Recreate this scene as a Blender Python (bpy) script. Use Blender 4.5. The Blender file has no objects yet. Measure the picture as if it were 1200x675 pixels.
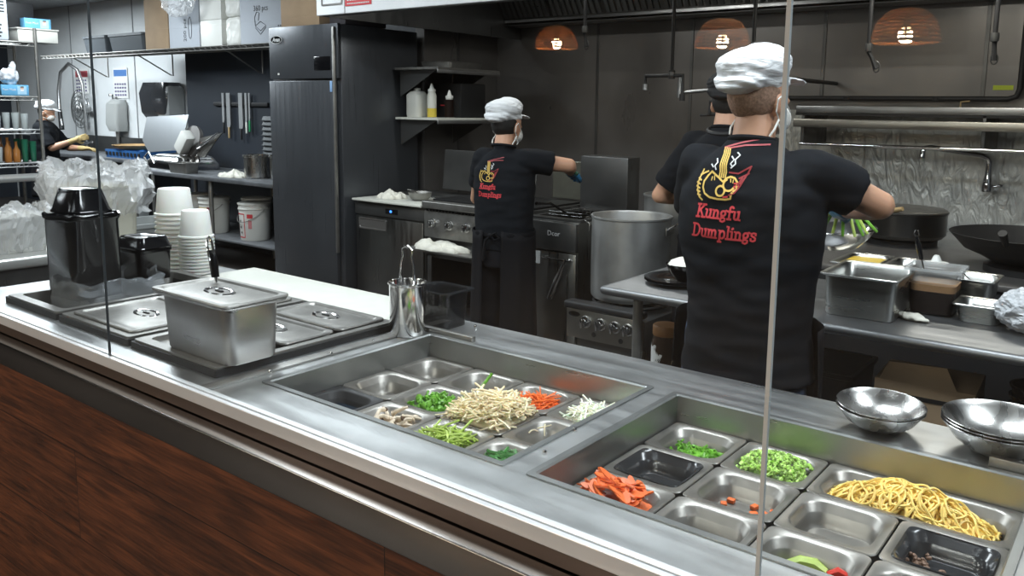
import bpy, bmesh, math, random
from mathutils import Vector, Matrix, noise, Euler
from mathutils.bvhtree import BVHTree
PI = math.pi
S = bpy.context.scene
COL = S.collection
random.seed(7)

# ------------------------------------------------------------------ camera
def make_camera():
    yaw, pit, roll, F = 0.64293512, 0.14352287, 0.01516314, 968.6
    f = Vector((-math.sin(yaw)*math.cos(pit), math.cos(yaw)*math.cos(pit), -math.sin(pit)))
    r0 = Vector((math.cos(yaw), math.sin(yaw), 0)); u0 = r0.cross(f)
    r = r0*math.cos(roll)+u0*math.sin(roll); u = r.cross(f)
    cd = bpy.data.cameras.new('camera'); co = bpy.data.objects.new('camera', cd); COL.objects.link(co)
    m = Matrix((r, u, -f)).transposed().to_4x4(); m.translation = (0, 0, 1.6)
    co.matrix_world = m
    cd.sensor_width = 36; cd.lens = F/1200*36
    cd.shift_x = -37.9/1200; cd.shift_y = -69.94/1200
    cd.clip_start = .05; cd.clip_end = 60
    S.camera = co
make_camera()

# ------------------------------------------------------------------ light and exposure
S.view_settings.view_transform = 'Standard'; S.view_settings.look = 'None'
S.view_settings.gamma = 1; S.view_settings.use_curve_mapping = False
S.view_settings.exposure = 0.12
w = bpy.data.worlds.new('World'); S.world = w; w.use_nodes = True
w.node_tree.nodes['Background'].inputs[0].default_value = (.5, .55, .65, 1)
w.node_tree.nodes['Background'].inputs[1].default_value = .05
S.cycles.use_denoising = True
S.cycles.max_bounces = 8; S.cycles.transparent_max_bounces = 12
S.cycles.sample_clamp_indirect = 6; S.cycles.caustics_reflective = False; S.cycles.caustics_refractive = False
LIGHT_W = 1.0
def area(name, loc, size, power, color=(.93, .97, 1), rot=(0, 0, 0)):
    l = bpy.data.lights.new(name, 'AREA'); l.shape = 'RECTANGLE'; l.size, l.size_y = size
    l.energy = power*LIGHT_W; l.color = color
    o = bpy.data.objects.new(name, l); o.location = loc; o.rotation_euler = rot; COL.objects.link(o); return o
# fluorescent troffers in the kitchen ceiling (their housings are built further down at the same places)
TROFFERS = [(-1.0, 1.9), (-3.0, 1.9), (-5.2, 2.6), (-8.0, 3.3), (-11.2, 3.6), (.9, 1.9)]
for i, (x, y) in enumerate(TROFFERS):
    area('ceiling_tube_light', (x, y, 2.93), (1.15, .55), 46 if i not in (3, 4) else 90)
# dining side downlights behind the counter front
area('dining_light', (-1.2, -2.3, 2.97), (2.2, .5), 75, (1, .93, .84))
area('dining_light', (-4.6, -2.3, 2.97), (2.2, .5), 95, (1, .93, .84))
area('dining_light', (-2.6, -4.2, 2.97), (3.5, .6), 90, (1, .93, .84))
# fill added inside the hood over the wok line, lifts the rear wall
area('hood_fill', (-.9, 4.3, 2.42), (.9, .12), 16, (1, .93, .82))
area('back_wall_fill', (-11.6, 3.9, 2.9), (2.4, .6), 150)  # added fill without a fixture, brightens the far white wall
area('hood_fill', (-3.2, 4.4, 2.7), (.9, .12), 16, (1, .96, .9))  # second added fill under the hood, above griddle and fryer

# ------------------------------------------------------------------ materials
_M = {}
def mat(name, col=(.5, .5, .5), rough=.5, metal=0, spec=.5, emit=None, es=1, alpha=1, trans=0, ior=1.45, sub=0, bump=None, vary=None, coat=0, streak=None, sheen=0):
    if name in _M: return _M[name]
    m = bpy.data.materials.new(name); m.use_nodes = True; n = m.node_tree.nodes; l = m.node_tree.links
    p = n['Principled BSDF']
    p.inputs['Base Color'].default_value = (*col, 1); p.inputs['Roughness'].default_value = rough
    p.inputs['Metallic'].default_value = metal; p.inputs['Specular IOR Level'].default_value = spec
    p.inputs['Alpha'].default_value = alpha; p.inputs['Transmission Weight'].default_value = trans
    p.inputs['IOR'].default_value = ior; p.inputs['Coat Weight'].default_value = coat
    p.inputs['Sheen Weight'].default_value = sheen
    if sub: p.inputs['Subsurface Weight'].default_value = sub; p.inputs['Subsurface Radius'].default_value = (.02, .008, .004)
    if emit: p.inputs['Emission Color'].default_value = (*emit, 1); p.inputs['Emission Strength'].default_value = es
    tc = n.new('ShaderNodeTexCoord')
    if vary:      # (scale, amount) – blotchy wear of colour
        t = n.new('ShaderNodeTexNoise'); t.inputs['Scale'].default_value = vary[0]; t.inputs['Detail'].default_value = 5
        l.new(tc.outputs['Object'], t.inputs['Vector'])
        mr = n.new('ShaderNodeMapRange'); mr.inputs['From Min'].default_value = .3; mr.inputs['From Max'].default_value = .7
        mr.inputs['To Min'].default_value = 1-vary[1]; mr.inputs['To Max'].default_value = 1+vary[1]
        l.new(t.outputs['Fac'], mr.inputs['Value'])
        mx = n.new('ShaderNodeVectorMath'); mx.operation = 'SCALE'; mx.inputs[0].default_value = col
        l.new(mr.outputs[0], mx.inputs['Scale']); l.new(mx.outputs[0], p.inputs['Base Color'])
    if streak:    # (sx,sy,sz, rmin, rmax) – brushed grain in roughness
        mp = n.new('ShaderNodeMapping'); mp.inputs['Scale'].default_value = streak[:3]; l.new(tc.outputs['Object'], mp.inputs['Vector'])
        t = n.new('ShaderNodeTexNoise'); t.inputs['Scale'].default_value = 1; t.inputs['Detail'].default_value = 6
        l.new(mp.outputs[0], t.inputs['Vector'])
        mr = n.new('ShaderNodeMapRange'); mr.inputs['From Min'].default_value = .25; mr.inputs['From Max'].default_value = .75
        mr.inputs['To Min'].default_value = streak[3]; mr.inputs['To Max'].default_value = streak[4]
        l.new(t.outputs['Fac'], mr.inputs['Value']); l.new(mr.outputs[0], p.inputs['Roughness'])
    if bump:      # (scale, strength, distance)
        t = n.new('ShaderNodeTexNoise'); t.inputs['Scale'].default_value = bump[0]; t.inputs['Detail'].default_value = 4
        l.new(tc.outputs['Object'], t.inputs['Vector'])
        b = n.new('ShaderNodeBump'); b.inputs['Strength'].default_value = bump[1]; b.inputs['Distance'].default_value = bump[2]
        l.new(t.outputs['Fac'], b.inputs['Height']); l.new(b.outputs[0], p.inputs['Normal'])
    _M[name] = m; return m
steel = mat('brushed_steel', (.52, .52, .51), .3, 1, streak=(3, 60, 60, .22, .42), vary=(3, .08))
steelc = mat('counter_steel', (.23, .24, .255), .45, .7, streak=(2, 25, 25, .36, .6), vary=(9, .16), bump=(40, .05, .002))
ctop = mat('countertop_steel', (.55, .56, .56), .32, .93, streak=(2, 22, 22, .26, .46), vary=(9, .14), bump=(40, .04, .002))
steelw = mat('well_steel', (.34, .35, .345), .38, .85, streak=(5, 5, 40, .25, .45), vary=(7, .12))
steelp = mat('pan_steel', (.30, .292, .275), .42, .85, vary=(14, .14), streak=(20, 20, 8, .34, .5))
insertm = mat('insert_pan_steel', (.30, .285, .26), .4, .88, vary=(14, .14), streak=(20, 20, 8, .33, .47))
bowlm = mat('bowl_steel', (.50, .49, .47), .27, 1, vary=(10, .08), streak=(30, 30, 4, .2, .34))
steelb = mat('bright_steel', (.72, .71, .70), .14, 1, vary=(10, .06))
steeld = mat('dark_steel', (.13, .13, .128), .36, .75, streak=(2, 40, 3, .25, .5), vary=(2, .25))
steelh = mat('smoked_steel', (.19, .18, .172), .33, .6, vary=(1.3, .3), streak=(3, 3, 1, .24, .5))
hoodw = mat('hood_face_steel', (.80, .81, .82), .5, .15, vary=(4, .06))
alum = mat('aluminium', (.42, .42, .42), .38, 1, streak=(6, 6, 60, .3, .5), vary=(5, .15))
fridge_m = mat('fridge_steel', (.085, .09, .10), .34, .5, streak=(60, 60, 1.5, .25, .42), vary=(1.5, .15))
blackp = mat('black_plastic', (.006, .006, .007), .13, 0, coat=.3)
blackm = mat('black_matte', (.012, .012, .013), .55)
blacki = mat('cast_iron', (.02, .02, .021), .5, .4, bump=(60, .3, .002))
chrome = mat('chrome', (.8, .8, .8), .08, 1)
whitep = mat('white_plastic', (.78, .78, .74), .35)
foam = mat('white_foam', (.86, .86, .82), .5, sub=.15)
whitew = mat('white_wall_panel', (.74, .76, .77), .4, vary=(2, .06))
paper = mat('white_paper', (.8, .8, .78), .7)
card = mat('cardboard', (.36, .255, .16), .8, vary=(6, .1))
greybox = mat('pale_grey_carton', (.48, .51, .56), .7)
board = mat('cutting_board_plastic', (.62, .62, .56), .45, vary=(16, .04))
cloth = mat('cotton_cloth', (.72, .70, .62), .9, bump=(200, .2, .001), vary=(18, .12))
shirt_m = mat('black_shirt_cotton', (.0065, .0078, .0105), .85, bump=(350, .15, .001), spec=.2)
apron_m = mat('black_apron_cloth', (.0055, .0055, .007), .8, spec=.2, bump=(300, .15, .001))
denim = mat('blue_denim', (.035, .06, .11), .85, bump=(300, .2, .001), vary=(9, .3))
trouser_m = mat('dark_trouser_cloth', (.007, .0075, .01), .85, spec=.2)
def cap_material():
    m = mat('white_cap_cotton', (.74, .75, .765), .8); n = m.node_tree.nodes; l = m.node_tree.links; tc = n.new('ShaderNodeTexCoord')
    mp = n.new('ShaderNodeMapping'); mp.inputs['Scale'].default_value = (7, 9, 42); mp.inputs['Rotation'].default_value = (.35, .25, 0); l.new(tc.outputs['Object'], mp.inputs[0])
    t = n.new('ShaderNodeTexNoise'); t.inputs['Scale'].default_value = 1; t.inputs['Detail'].default_value = 3; t.inputs['Distortion'].default_value = 1.2; l.new(mp.outputs[0], t.inputs['Vector'])
    b = n.new('ShaderNodeBump'); b.inputs['Strength'].default_value = .75; b.inputs['Distance'].default_value = .012
    l.new(t.outputs['Fac'], b.inputs['Height']); l.new(b.outputs[0], n['Principled BSDF'].inputs['Normal']); return m
cap_m = cap_material()
skin = mat('skin', (.56, .31, .20), .48, sub=.12, vary=(20, .06))
hair_m = mat('black_hair', (.012, .010, .009), .6, bump=(400, .5, .002))
stub = mat('cropped_hair', (.27, .165, .115), .8, bump=(500, .4, .001), vary=(160, .35))
red = mat('print_red', (.62, .05, .06), .6)
dred = mat('print_dark_red', (.30, .03, .035), .6)
gold = mat('print_gold', (.75, .50, .12), .6)
whitepr = mat('print_white', (.7, .7, .7), .6)
blackpr = mat('print_black', (.02, .02, .02), .6)
blueg = mat('blue_nitrile', (.02, .13, .26), .4)
yelg = mat('tan_rubber_glove', (.55, .40, .17), .6, bump=(60, .4, .003))
bluep = mat('blue_plastic', (.03, .12, .32), .4)
bluec = mat('blue_carton', (.12, .36, .58), .55)
tile = mat('floor_tile', (.05, .045, .042), .45, vary=(2, .2))
darkwall = mat('dark_wall_panel', (.022, .027, .036), .45, vary=(1.5, .2))
diningwall = mat('dining_wall_paint', (.06, .055, .05), .8)
ceilm = mat('ceiling_tile_white', (.35, .36, .37), .8)
wicker = mat('woven_rattan', (.60, .28, .11), .7)
bulbm = mat('lit_bulb', (1, .8, .5), .4, emit=(1, .72, .38), es=26)
trofm = mat('lit_diffuser', (1, 1, 1), .4, emit=(.93, .97, 1), es=2.2)
clearp = mat('clear_plastic', (.10, .10, .10), .12, alpha=.06, spec=.8)
bagm = mat('clear_plastic_bag', (.9, .91, .92), .16, alpha=.36, spec=1)
filmm = mat('clear_film', (.75, .8, .85), .1, alpha=.12, spec=1)
smoke = mat('smoked_clear_plastic', (.02, .022, .025), .15, alpha=.55, spec=.7)
sauce = mat('brown_sauce', (.010, .005, .0035), .4, spec=.15)
saucef = mat('tan_sauce_foam', (.30, .17, .08), .5, bump=(80, .4, .003))
yolk = mat('yellow_egg_liquid', (.75, .52, .06), .3)
rice = mat('white_rice', (.82, .80, .72), .6, bump=(220, 1, .004))
fluid = mat('dark_water', (.012, .02, .03), .05)
brassm = mat('wood_handle', (.45, .32, .16), .55)
brownlid = mat('brown_lid', (.30, .14, .05), .5)
knobm = mat('knob_metal', (.65, .65, .65), .2, 1)
oilm = mat('yellow_oil', (.65, .50, .08), .2)
greendk = mat('green_glass', (.02, .14, .08), .15)
amber = mat('amber_glass', (.30, .12, .03), .15)
bluelit = mat('lit_blue_display', (.02, .05, .4), .4, emit=(.05, .25, 1), es=3)
neon = mat('yellow_green_label', (.55, .65, .05), .6)
noodle_m = mat('yellow_noodle', (.92, .68, .20), .45, sub=.1, vary=(30, .1))
sprout_m = mat('bean_sprout', (.92, .80, .55), .45, sub=.15, vary=(40, .14))
onion_m = mat('sliced_onion', (.90, .92, .76), .35, sub=.2)
carrot_m = mat('carrot', (.85, .17, .02), .45, vary=(40, .1))
carrot2_m = mat('carrot_slice_orange', (.80, .16, .035), .42, vary=(40, .12))
mush_m = mat('sliced_mushroom', (.72, .60, .46), .5, vary=(50, .25))
mushd_m = mat('mushroom_cap_skin', (.12, .07, .045), .5)
celery_m = mat('celery_green', (.45, .58, .12), .42, vary=(40, .25))
green_m = mat('leaf_green', (.14, .36, .03), .42, vary=(50, .35))
dgreen_m = mat('dark_chive_green', (.05, .20, .04), .4, vary=(50, .3))
lgreen_m = mat('pale_scallion_green', (.36, .56, .13), .45, vary=(130, .8))
redpep = mat('red_pepper', (.65, .03, .015), .3)
meat_m = mat('cooked_mince', (.20, .12, .08), .6)

def wood_material():
    m = bpy.data.materials.new('walnut_planks'); m.use_nodes = True; n = m.node_tree.nodes; l = m.node_tree.links
    p = n['Principled BSDF']; tc = n.new('ShaderNodeTexCoord')
    sw = n.new('ShaderNodeMapping'); sw.inputs['Rotation'].default_value = (-PI/2, 0, 0); l.new(tc.outputs['Object'], sw.inputs['Vector'])
    br = n.new('ShaderNodeTexBrick'); br.inputs['Scale'].default_value = 1
    br.inputs['Brick Width'].default_value = 2.42; br.inputs['Row Height'].default_value = .25
    br.inputs['Mortar Size'].default_value = .0013; br.inputs['Mortar Smooth'].default_value = .1; br.inputs['Bias'].default_value = 0
    br.inputs['Color1'].default_value = (0, 0, 0, 1); br.inputs['Color2'].default_value = (1, 1, 1, 1); br.inputs['Mortar'].default_value = (.5, .5, .5, 1)
    br.offset = .5; l.new(sw.outputs[0], br.inputs['Vector'])
    # grain, shifted per plank
    sc = n.new('ShaderNodeVectorMath'); sc.operation = 'SCALE'; sc.inputs['Scale'].default_value = 7; l.new(br.outputs['Color'], sc.inputs[0])
    ad = n.new('ShaderNodeVectorMath'); ad.operation = 'ADD'; l.new(sw.outputs[0], ad.inputs[0]); l.new(sc.outputs[0], ad.inputs[1])
    mp = n.new('ShaderNodeMapping'); mp.inputs['Scale'].default_value = (1.8, 17, 1); l.new(ad.outputs[0], mp.inputs['Vector'])
    no = n.new('ShaderNodeTexNoise'); no.inputs['Scale'].default_value = 1.6; no.inputs['Detail'].default_value = 9; no.inputs['Distortion'].default_value = 1.3
    l.new(mp.outputs[0], no.inputs['Vector'])
    mp2 = n.new('ShaderNodeMapping'); mp2.inputs['Scale'].default_value = (9, 240, 1); l.new(ad.outputs[0], mp2.inputs['Vector'])
    no2 = n.new('ShaderNodeTexNoise'); no2.inputs['Scale'].default_value = 1; no2.inputs['Detail'].default_value = 5; l.new(mp2.outputs[0], no2.inputs['Vector'])
    cr = n.new('ShaderNodeValToRGB'); e = cr.color_ramp.elements
    e[0].position = .32; e[0].color = (.013, .0045, .0025, 1); e[1].position = .72; e[1].color = (.155, .050, .019, 1)
    k = e.new(.5); k.color = (.062, .020, .008, 1)
    mx = n.new('ShaderNodeMath'); mx.operation = 'MULTIPLY_ADD'; mx.inputs[1].default_value = .42; l.new(no2.outputs['Fac'], mx.inputs[0])
    m3 = n.new('ShaderNodeMath'); m3.operation = 'MULTIPLY'; m3.inputs[1].default_value = .62; l.new(no.outputs['Fac'], m3.inputs[0]); l.new(m3.outputs[0], mx.inputs[2])
    l.new(mx.outputs[0], cr.inputs['Fac'])
    mm = n.new('ShaderNodeMix'); mm.data_type = 'RGBA'; l.new(br.outputs['Fac'], mm.inputs['Factor']); l.new(cr.outputs['Color'], mm.inputs['A']); mm.inputs['B'].default_value = (.003, .001, .001, 1)
    l.new(mm.outputs['Result'], p.inputs['Base Color']); p.inputs['Roughness'].default_value = .5
    return m
wood = wood_material()

def glass_material(name='display_glass', tint=(.93, .96, .97), rough=.0):
    m = bpy.data.materials.new(name); m.use_nodes = True; n = m.node_tree.nodes; l = m.node_tree.links
    n.clear(); o = n.new('ShaderNodeOutputMaterial'); t = n.new('ShaderNodeBsdfTransparent'); g = n.new('ShaderNodeBsdfGlossy')
    t.inputs[0].default_value = (*tint, 1); g.inputs['Roughness'].default_value = rough
    f = n.new('ShaderNodeFresnel'); gm = n.new('ShaderNodeNewGeometry'); io = n.new('ShaderNodeMapRange'); io.inputs['To Min'].default_value = 1.5; io.inputs['To Max'].default_value = 1/1.5; l.new(gm.outputs['Backfacing'], io.inputs['Value']); l.new(io.outputs[0], f.inputs['IOR']); x = n.new('ShaderNodeMixShader')
    fm = n.new('ShaderNodeMath'); fm.operation = 'MULTIPLY'; inv = n.new('ShaderNodeMath'); inv.operation = 'SUBTRACT'; inv.inputs[0].default_value = 1.7; inv.use_clamp = False
    l.new(gm.outputs['Backfacing'], inv.inputs[1]); k7 = n.new('ShaderNodeMath'); k7.operation = 'MULTIPLY_ADD'; k7.inputs[1].default_value = -1.7; k7.inputs[2].default_value = 1.7; l.new(gm.outputs['Backfacing'], k7.inputs[0])
    l.new(f.outputs[0], fm.inputs[0]); l.new(k7.outputs[0], fm.inputs[1]); fm.use_clamp = True; l.new(fm.outputs[0], x.inputs[0]); l.new(t.outputs[0], x.inputs[1]); l.new(g.outputs[0], x.inputs[2]); l.new(x.outputs[0], o.inputs[0]); return m
glass = glass_material()

def crinkle_material():
    m = mat('crinkled_steel_sheet', (.55, .55, .52), .42, .75, vary=(5, .2)); n = m.node_tree.nodes; l = m.node_tree.links
    tc = n.new('ShaderNodeTexCoord'); mp = n.new('ShaderNodeMapping'); mp.inputs['Scale'].default_value = (16, 8, 5); l.new(tc.outputs['Object'], mp.inputs[0])
    t = n.new('ShaderNodeTexNoise'); t.inputs['Scale'].default_value = 1; t.inputs['Detail'].default_value = 3; t.inputs['Distortion'].default_value = 2; l.new(mp.outputs[0], t.inputs['Vector'])
    b = n.new('ShaderNodeBump'); b.inputs['Strength'].default_value = .6; b.inputs['Distance'].default_value = .02
    l.new(t.outputs['Fac'], b.inputs['Height']); l.new(b.outputs[0], n['Principled BSDF'].inputs['Normal']); return m
crink = crinkle_material()

# ------------------------------------------------------------------ mesh helpers
class B:
    def __init__(s): s.b = bmesh.new(); s.T = Matrix()
    def _n(s, vs):
        for v in vs: v.co = s.T @ v.co
    def box(s, x0, x1, y0, y1, z0, z1, bev=0, seg=2):
        b = s.b
        v = [b.verts.new((x, y, z)) for z in (z0, z1) for y in (y0, y1) for x in (x0, x1)]
        F = [b.faces.new([v[i] for i in q]) for q in ((0, 2, 3, 1), (4, 5, 7, 6), (0, 1, 5, 4), (2, 6, 7, 3), (0, 4, 6, 2), (1, 3, 7, 5))]
        if bev:
            es = list({e for f in F for e in f.edges})
            r = bmesh.ops.bevel(b, geom=es, offset=bev, segments=seg, profile=.5, affect='EDGES')
            vs = {q for f in r['faces'] for q in f.verts} | {q for q in v if q.is_valid}
        else: vs = v
        s._n(vs); return s
    def rings(s, rs, close=True, cap0=True, cap1=True):
        b = s.b; L = [[b.verts.new(s.T @ Vector(p)) for p in r] for r in rs]; n = len(L[0])
        for a, c in zip(L, L[1:]):
            for i in range(n if close else n-1):
                j = (i+1) % n
                b.faces.new((a[i], a[j], c[j], c[i]))
        if cap0: b.faces.new(L[0][::-1])
        if cap1: b.faces.new(L[-1])
        return s
    def lathe(s, prof, c=(0, 0, 0), seg=28, cap0=True, cap1=True, sx=1, sy=1):
        return s.rings([[(c[0]+r*sx*math.cos(2*PI*i/seg), c[1]+r*sy*math.sin(2*PI*i/seg), c[2]+z) for i in range(seg)] for r, z in prof], True, cap0, cap1)
    def tube(s, pts, r, seg=8, closed=False):
        pts = [Vector(p) for p in pts]; rr = r if isinstance(r, (list, tuple)) else [r]*len(pts)
        out = []; up = None
        for i, p in enumerate(pts):
            a = pts[i-1] if i else (pts[-1] if closed else p); c = pts[i+1] if i < len(pts)-1 else (pts[0] if closed else p)
            t = (c-a).normalized() if (c-a).length > 1e-9 else Vector((0, 0, 1))
            if up is None: up = Vector((0, 0, 1)) if abs(t.z) < .9 else Vector((1, 0, 0))
            x = t.cross(up)
            if x.length < 1e-6: x = t.orthogonal()
            x.normalize(); y = x.cross(t).normalized(); up = y
            out.append([p+x*rr[i]*math.cos(2*PI*k/seg)+y*rr[i]*math.sin(2*PI*k/seg) for k in range(seg)])
        if closed: out.append(out[0]); s.rings(out, True, False, False); bmesh.ops.remove_doubles(s.b, verts=s.b.verts[:], dist=1e-7)
        else: s.rings(out)
        return s
    def ell(s, c, r, rot=None, u=20, v=12):
        R = Euler(rot).to_matrix() if rot else Matrix.Identity(3); c = Vector(c)
        rs = []
        for j in range(1, v):
            th = PI*j/v
            rs.append([c+R@Vector((r[0]*math.sin(th)*math.cos(2*PI*i/u), r[1]*math.sin(th)*math.sin(2*PI*i/u), -r[2]*math.cos(th))) for i in range(u)])
        return s.rings(rs)
    def cap(s, p0, r0, p1, r1, u=14):
        p0, p1 = Vector(p0), Vector(p1); s.tube([p0, p1], [r0, r1], u); s.ell(p0, (r0,)*3, None, u, 8); s.ell(p1, (r1,)*3, None, u, 8); return s
    def prism(s, poly, h0, h1, ax='z'):
        f = {'z': lambda a, b, h: (a, b, h), 'y': lambda a, b, h: (a, h, b), 'x': lambda a, b, h: (h, a, b)}[ax]
        return s.rings([[f(a, b, h0) for a, b in poly], [f(a, b, h1) for a, b in poly]])
    def build(s, name, m, parent=None, smooth=True, loc=None, angle=40, mods=None):
        b = s.b; bmesh.ops.recalc_face_normals(b, faces=b.faces[:])
        me = bpy.data.meshes.new(name); b.to_mesh(me); b.free()
        me.materials.append(m)
        if smooth:
            me.shade_smooth(); me.set_sharp_from_angle(angle=math.radians(angle))
        o = bpy.data.objects.new(name, me); COL.objects.link(o)
        if parent: o.parent = parent
        if loc: o.location = loc
        return o
def rr(w, d, r, z, n=5, cx=0, cy=0):
    r = min(r, w/2-1e-4, d/2-1e-4); P = []
    for sx, sy, a0 in ((1, 1, 0), (-1, 1, 90), (-1, -1, 180), (1, -1, 270)):
        for k in range(n+1):
            a = math.radians(a0+90*k/n); P.append((cx+sx*(w/2-r)+r*math.cos(a), cy+sy*(d/2-r)+r*math.sin(a), z))
    return P
def T(name, label, cat, loc=(0, 0, 0), rz=0, group=None):
    o = bpy.data.objects.new(name, None); COL.objects.link(o); o.empty_display_size = .05
    o.location = loc; o.rotation_euler = (0, 0, rz); o['label'] = label; o['category'] = cat
    if group: o['group'] = group
    return o
def tag(o, label, cat, group=None, kind=None, loc=None, rz=None):
    o['label'] = label; o['category'] = cat
    if group: o['group'] = group
    if kind: o['kind'] = kind
    if loc is not None: o.location = loc
    if rz is not None: o.rotation_euler = (0, 0, rz)
    return o
def struct(o): o['kind'] = 'structure'; return o
def kids(o): return [c for c in COL.objects if c.parent == o]
def dup(o, loc=None, rz=None, label=None, parent=None, rot=None, group=None):
    c = o.copy(); COL.objects.link(c)
    if parent: c.parent = parent
    for ch in kids(o): dup(ch, parent=c)
    if loc is not None: c.location = loc
    if rz is not None: c.rotation_euler = (0, 0, rz)
    if rot is not None: c.rotation_euler = rot
    if label: c['label'] = label
    if group: c['group'] = group
    return c
def remesh(b, voxel, smooth=3, noise_amp=0, noise_scale=8, fn=None, name='m', m=None, parent=None, fac=.5):
    """union of the overlapping closed pieces in b, as one continuous surface"""
    bm = b.b; bmesh.ops.recalc_face_normals(bm, faces=bm.faces[:])
    me = bpy.data.meshes.new('tmp'); bm.to_mesh(me); bm.free()
    o = bpy.data.objects.new('tmp', me); COL.objects.link(o)
    r = o.modifiers.new('r', 'REMESH'); r.mode = 'VOXEL'; r.voxel_size = voxel; r.adaptivity = 0
    sm = o.modifiers.new('s', 'SMOOTH'); sm.factor = fac; sm.iterations = smooth
    dg = bpy.context.evaluated_depsgraph_get(); me2 = bpy.data.meshes.new_from_object(o.evaluated_get(dg))
    bpy.data.objects.remove(o); bpy.data.meshes.remove(me)
    if noise_amp or fn:
        ns = [v.normal.copy() for v in me2.vertices]
        for v, nn in zip(me2.vertices, ns):
            d = fn(v.co) if fn else noise_amp*noise.noise(v.co*noise_scale)
            v.co += nn*d
    me2.name = name; me2.materials.clear(); me2.materials.append(m); me2.shade_smooth()
    o = bpy.data.objects.new(name, me2); COL.objects.link(o)
    if parent: o.parent = parent
    return o
def text(name, s, m, size, loc, rot, parent=None, ext=.0006, bold=0, shear=0, align='CENTER'):
    c = bpy.data.curves.new(name, 'FONT'); c.body = s; c.size = size; c.extrude = ext; c.offset = bold; c.shear = shear; c.align_x = align; c.align_y = 'CENTER'
    c.resolution_u = 2
    t = bpy.data.objects.new('tmp', c); COL.objects.link(t)
    dg = bpy.context.evaluated_depsgraph_get(); me = bpy.data.meshes.new_from_object(t.evaluated_get(dg)); bpy.data.objects.remove(t)
    me.materials.clear(); me.materials.append(m); o = bpy.data.objects.new(name, me); COL.objects.link(o)
    o.location = loc; o.rotation_euler = rot
    if parent: o.parent = parent
    return o
FRONT = (PI/2, 0, 0)     # rotation of writing that faces the customers (-Y)
def ordinal(k): return ['topmost', 'second from top', 'third from top', 'fourth from top', 'fifth from top', 'sixth from top', 'seventh from top', 'eighth from top', 'ninth from top', 'tenth from top', 'eleventh from top', 'twelfth from top', 'thirteenth from top'][k]

def crumple(w_, d, h, seed, n=34, folds=9):
    """a dropped cloth: low irregular heap with folded ridges"""
    b = B(); rows = []
    for j in range(n+1):
        row = []
        for i in range(n+1):
            u, v = 2*i/n-1, 2*j/n-1; r = max(abs(u), abs(v)); q = math.hypot(u, v) or 1; k = r/q
            uu, vv = u*k, v*k; a = math.atan2(vv, uu); o = 1+.22*noise.noise(Vector((math.cos(a)*1.6, math.sin(a)*1.6, seed)))+.08*math.sin(a*folds+seed)
            x, y = uu*w_/2*o, vv*d/2*o; e = max(0, 1-r**2.2)
            z = h*e**.45*(.50+.45*noise.noise(Vector((uu*1.6+seed, vv*2.4, seed*2)))+.22*abs(noise.noise(Vector((uu*3.4+seed+vv*2, vv*4.5, 1)))))
            row.append(b.b.verts.new((x, y, z+.003)))
        rows.append(row)
    for j in range(n):
        for i in range(n): b.b.faces.new((rows[j][i], rows[j][i+1], rows[j+1][i+1], rows[j+1][i]))
    rim = [rows[0][i] for i in range(n)]+[rows[j][n] for j in range(n)]+[rows[n][i] for i in range(n, 0, -1)]+[rows[j][0] for j in range(n, 0, -1)]
    dn = [b.b.verts.new((v.co.x, v.co.y, 0)) for v in rim]
    for i in range(len(rim)): k = (i+1) % len(rim); b.b.faces.new((rim[i], dn[i], dn[k], rim[k]))
    b.b.faces.new(dn); return b
def puff_bag(rx, ry, rz, seed, amp=.28):
    """crinkled plastic bag: faceted, creased skin standing on z = 0"""
    b = B(); bmesh.ops.create_icosphere(b.b, subdivisions=5, radius=1)
    for v in b.b.verts:
        c = v.co.normalized(); o = 1-amp*.5+amp*noise.ridged_multi_fractal(c*1.9+Vector((seed,)*3), 1, 2.2, 4, 1, 2)*.55+.05*noise.noise(c*9)
        v.co = Vector((c.x*rx*o, c.y*ry*o, max(0, rz+c.z*rz*o)))
    return b

# ================================================================== THE SETTING
def room():
    struct(B().box(-15.5, 1.6, -6.6, 6.4, -.05, 0).build('floor', tile, smooth=False))
    struct(B().box(-15.5, 1.6, -6.6, 6.4, 3.0, 3.06).build('ceiling', ceilm, smooth=False))
    # rear wall behind the cooking line, smoked steel sheets with cover strips at the joints
    w_ = struct(B().box(-4.92, 1.6, 5.77, 5.87, 0, 3).build('wall_rear', steelh, smooth=False))
    for x in (-3.80, -2.95, -1.95, -.95, .1):
        B().box(x-.012, x+.012, 5.762, 5.771, 1.7 if x > -2.5 else .0, 2.9, .002).build('joint_strip', steeld, w_, False)
    B().box(-2.3, 1.5, 5.752, 5.77, .85, 1.62).build('splash_sheet', crink, w_, False)
    s_ = struct(B().box(-4.98, -4.88, 4.86, 5.77, 0, 3).build('wall_side', steelh, smooth=False))
    B().box(-4.88, -4.872, 5.25, 5.27, .0, 2.5).build('joint_strip', steeld, s_, False)
    struct(B().box(-9.13, -4.9, 5.25, 5.35, 0, 3).build('wall_knives', darkwall, smooth=False))
    wl = struct(B().box(-15.5, -9.13, 5.8, 5.9, 0, 3).build('wall_back', whitew, smooth=False))
    for x in (-13.2, -11.35, -9.95): B().box(x-.008, x+.008, 5.79, 5.8, 0, 3).build('joint_strip', mat('panel_joint', (.3, .31, .32), .5), wl, False)
    B().box(-15.4, -9.14, 5.785, 5.8, .0, 1.05).build('dark_dado', darkwall, wl, False)
    struct(B().box(-9.2, -9.13, 5.35, 5.8, 0, 3).build('wall_return', whitew, smooth=False))
    struct(B().box(-15.6, -15.5, -6.6, 5.9, 0, 3).build('wall_left', darkwall, smooth=False))
    struct(B().box(1.6, 1.7, -6.6, 6.0, 0, 3).build('wall_right', darkwall, smooth=False))
    struct(B().box(-15.5, 1.6, -6.7, -6.6, 0, 3).build('wall_dining', diningwall, smooth=False))
room()
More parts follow.
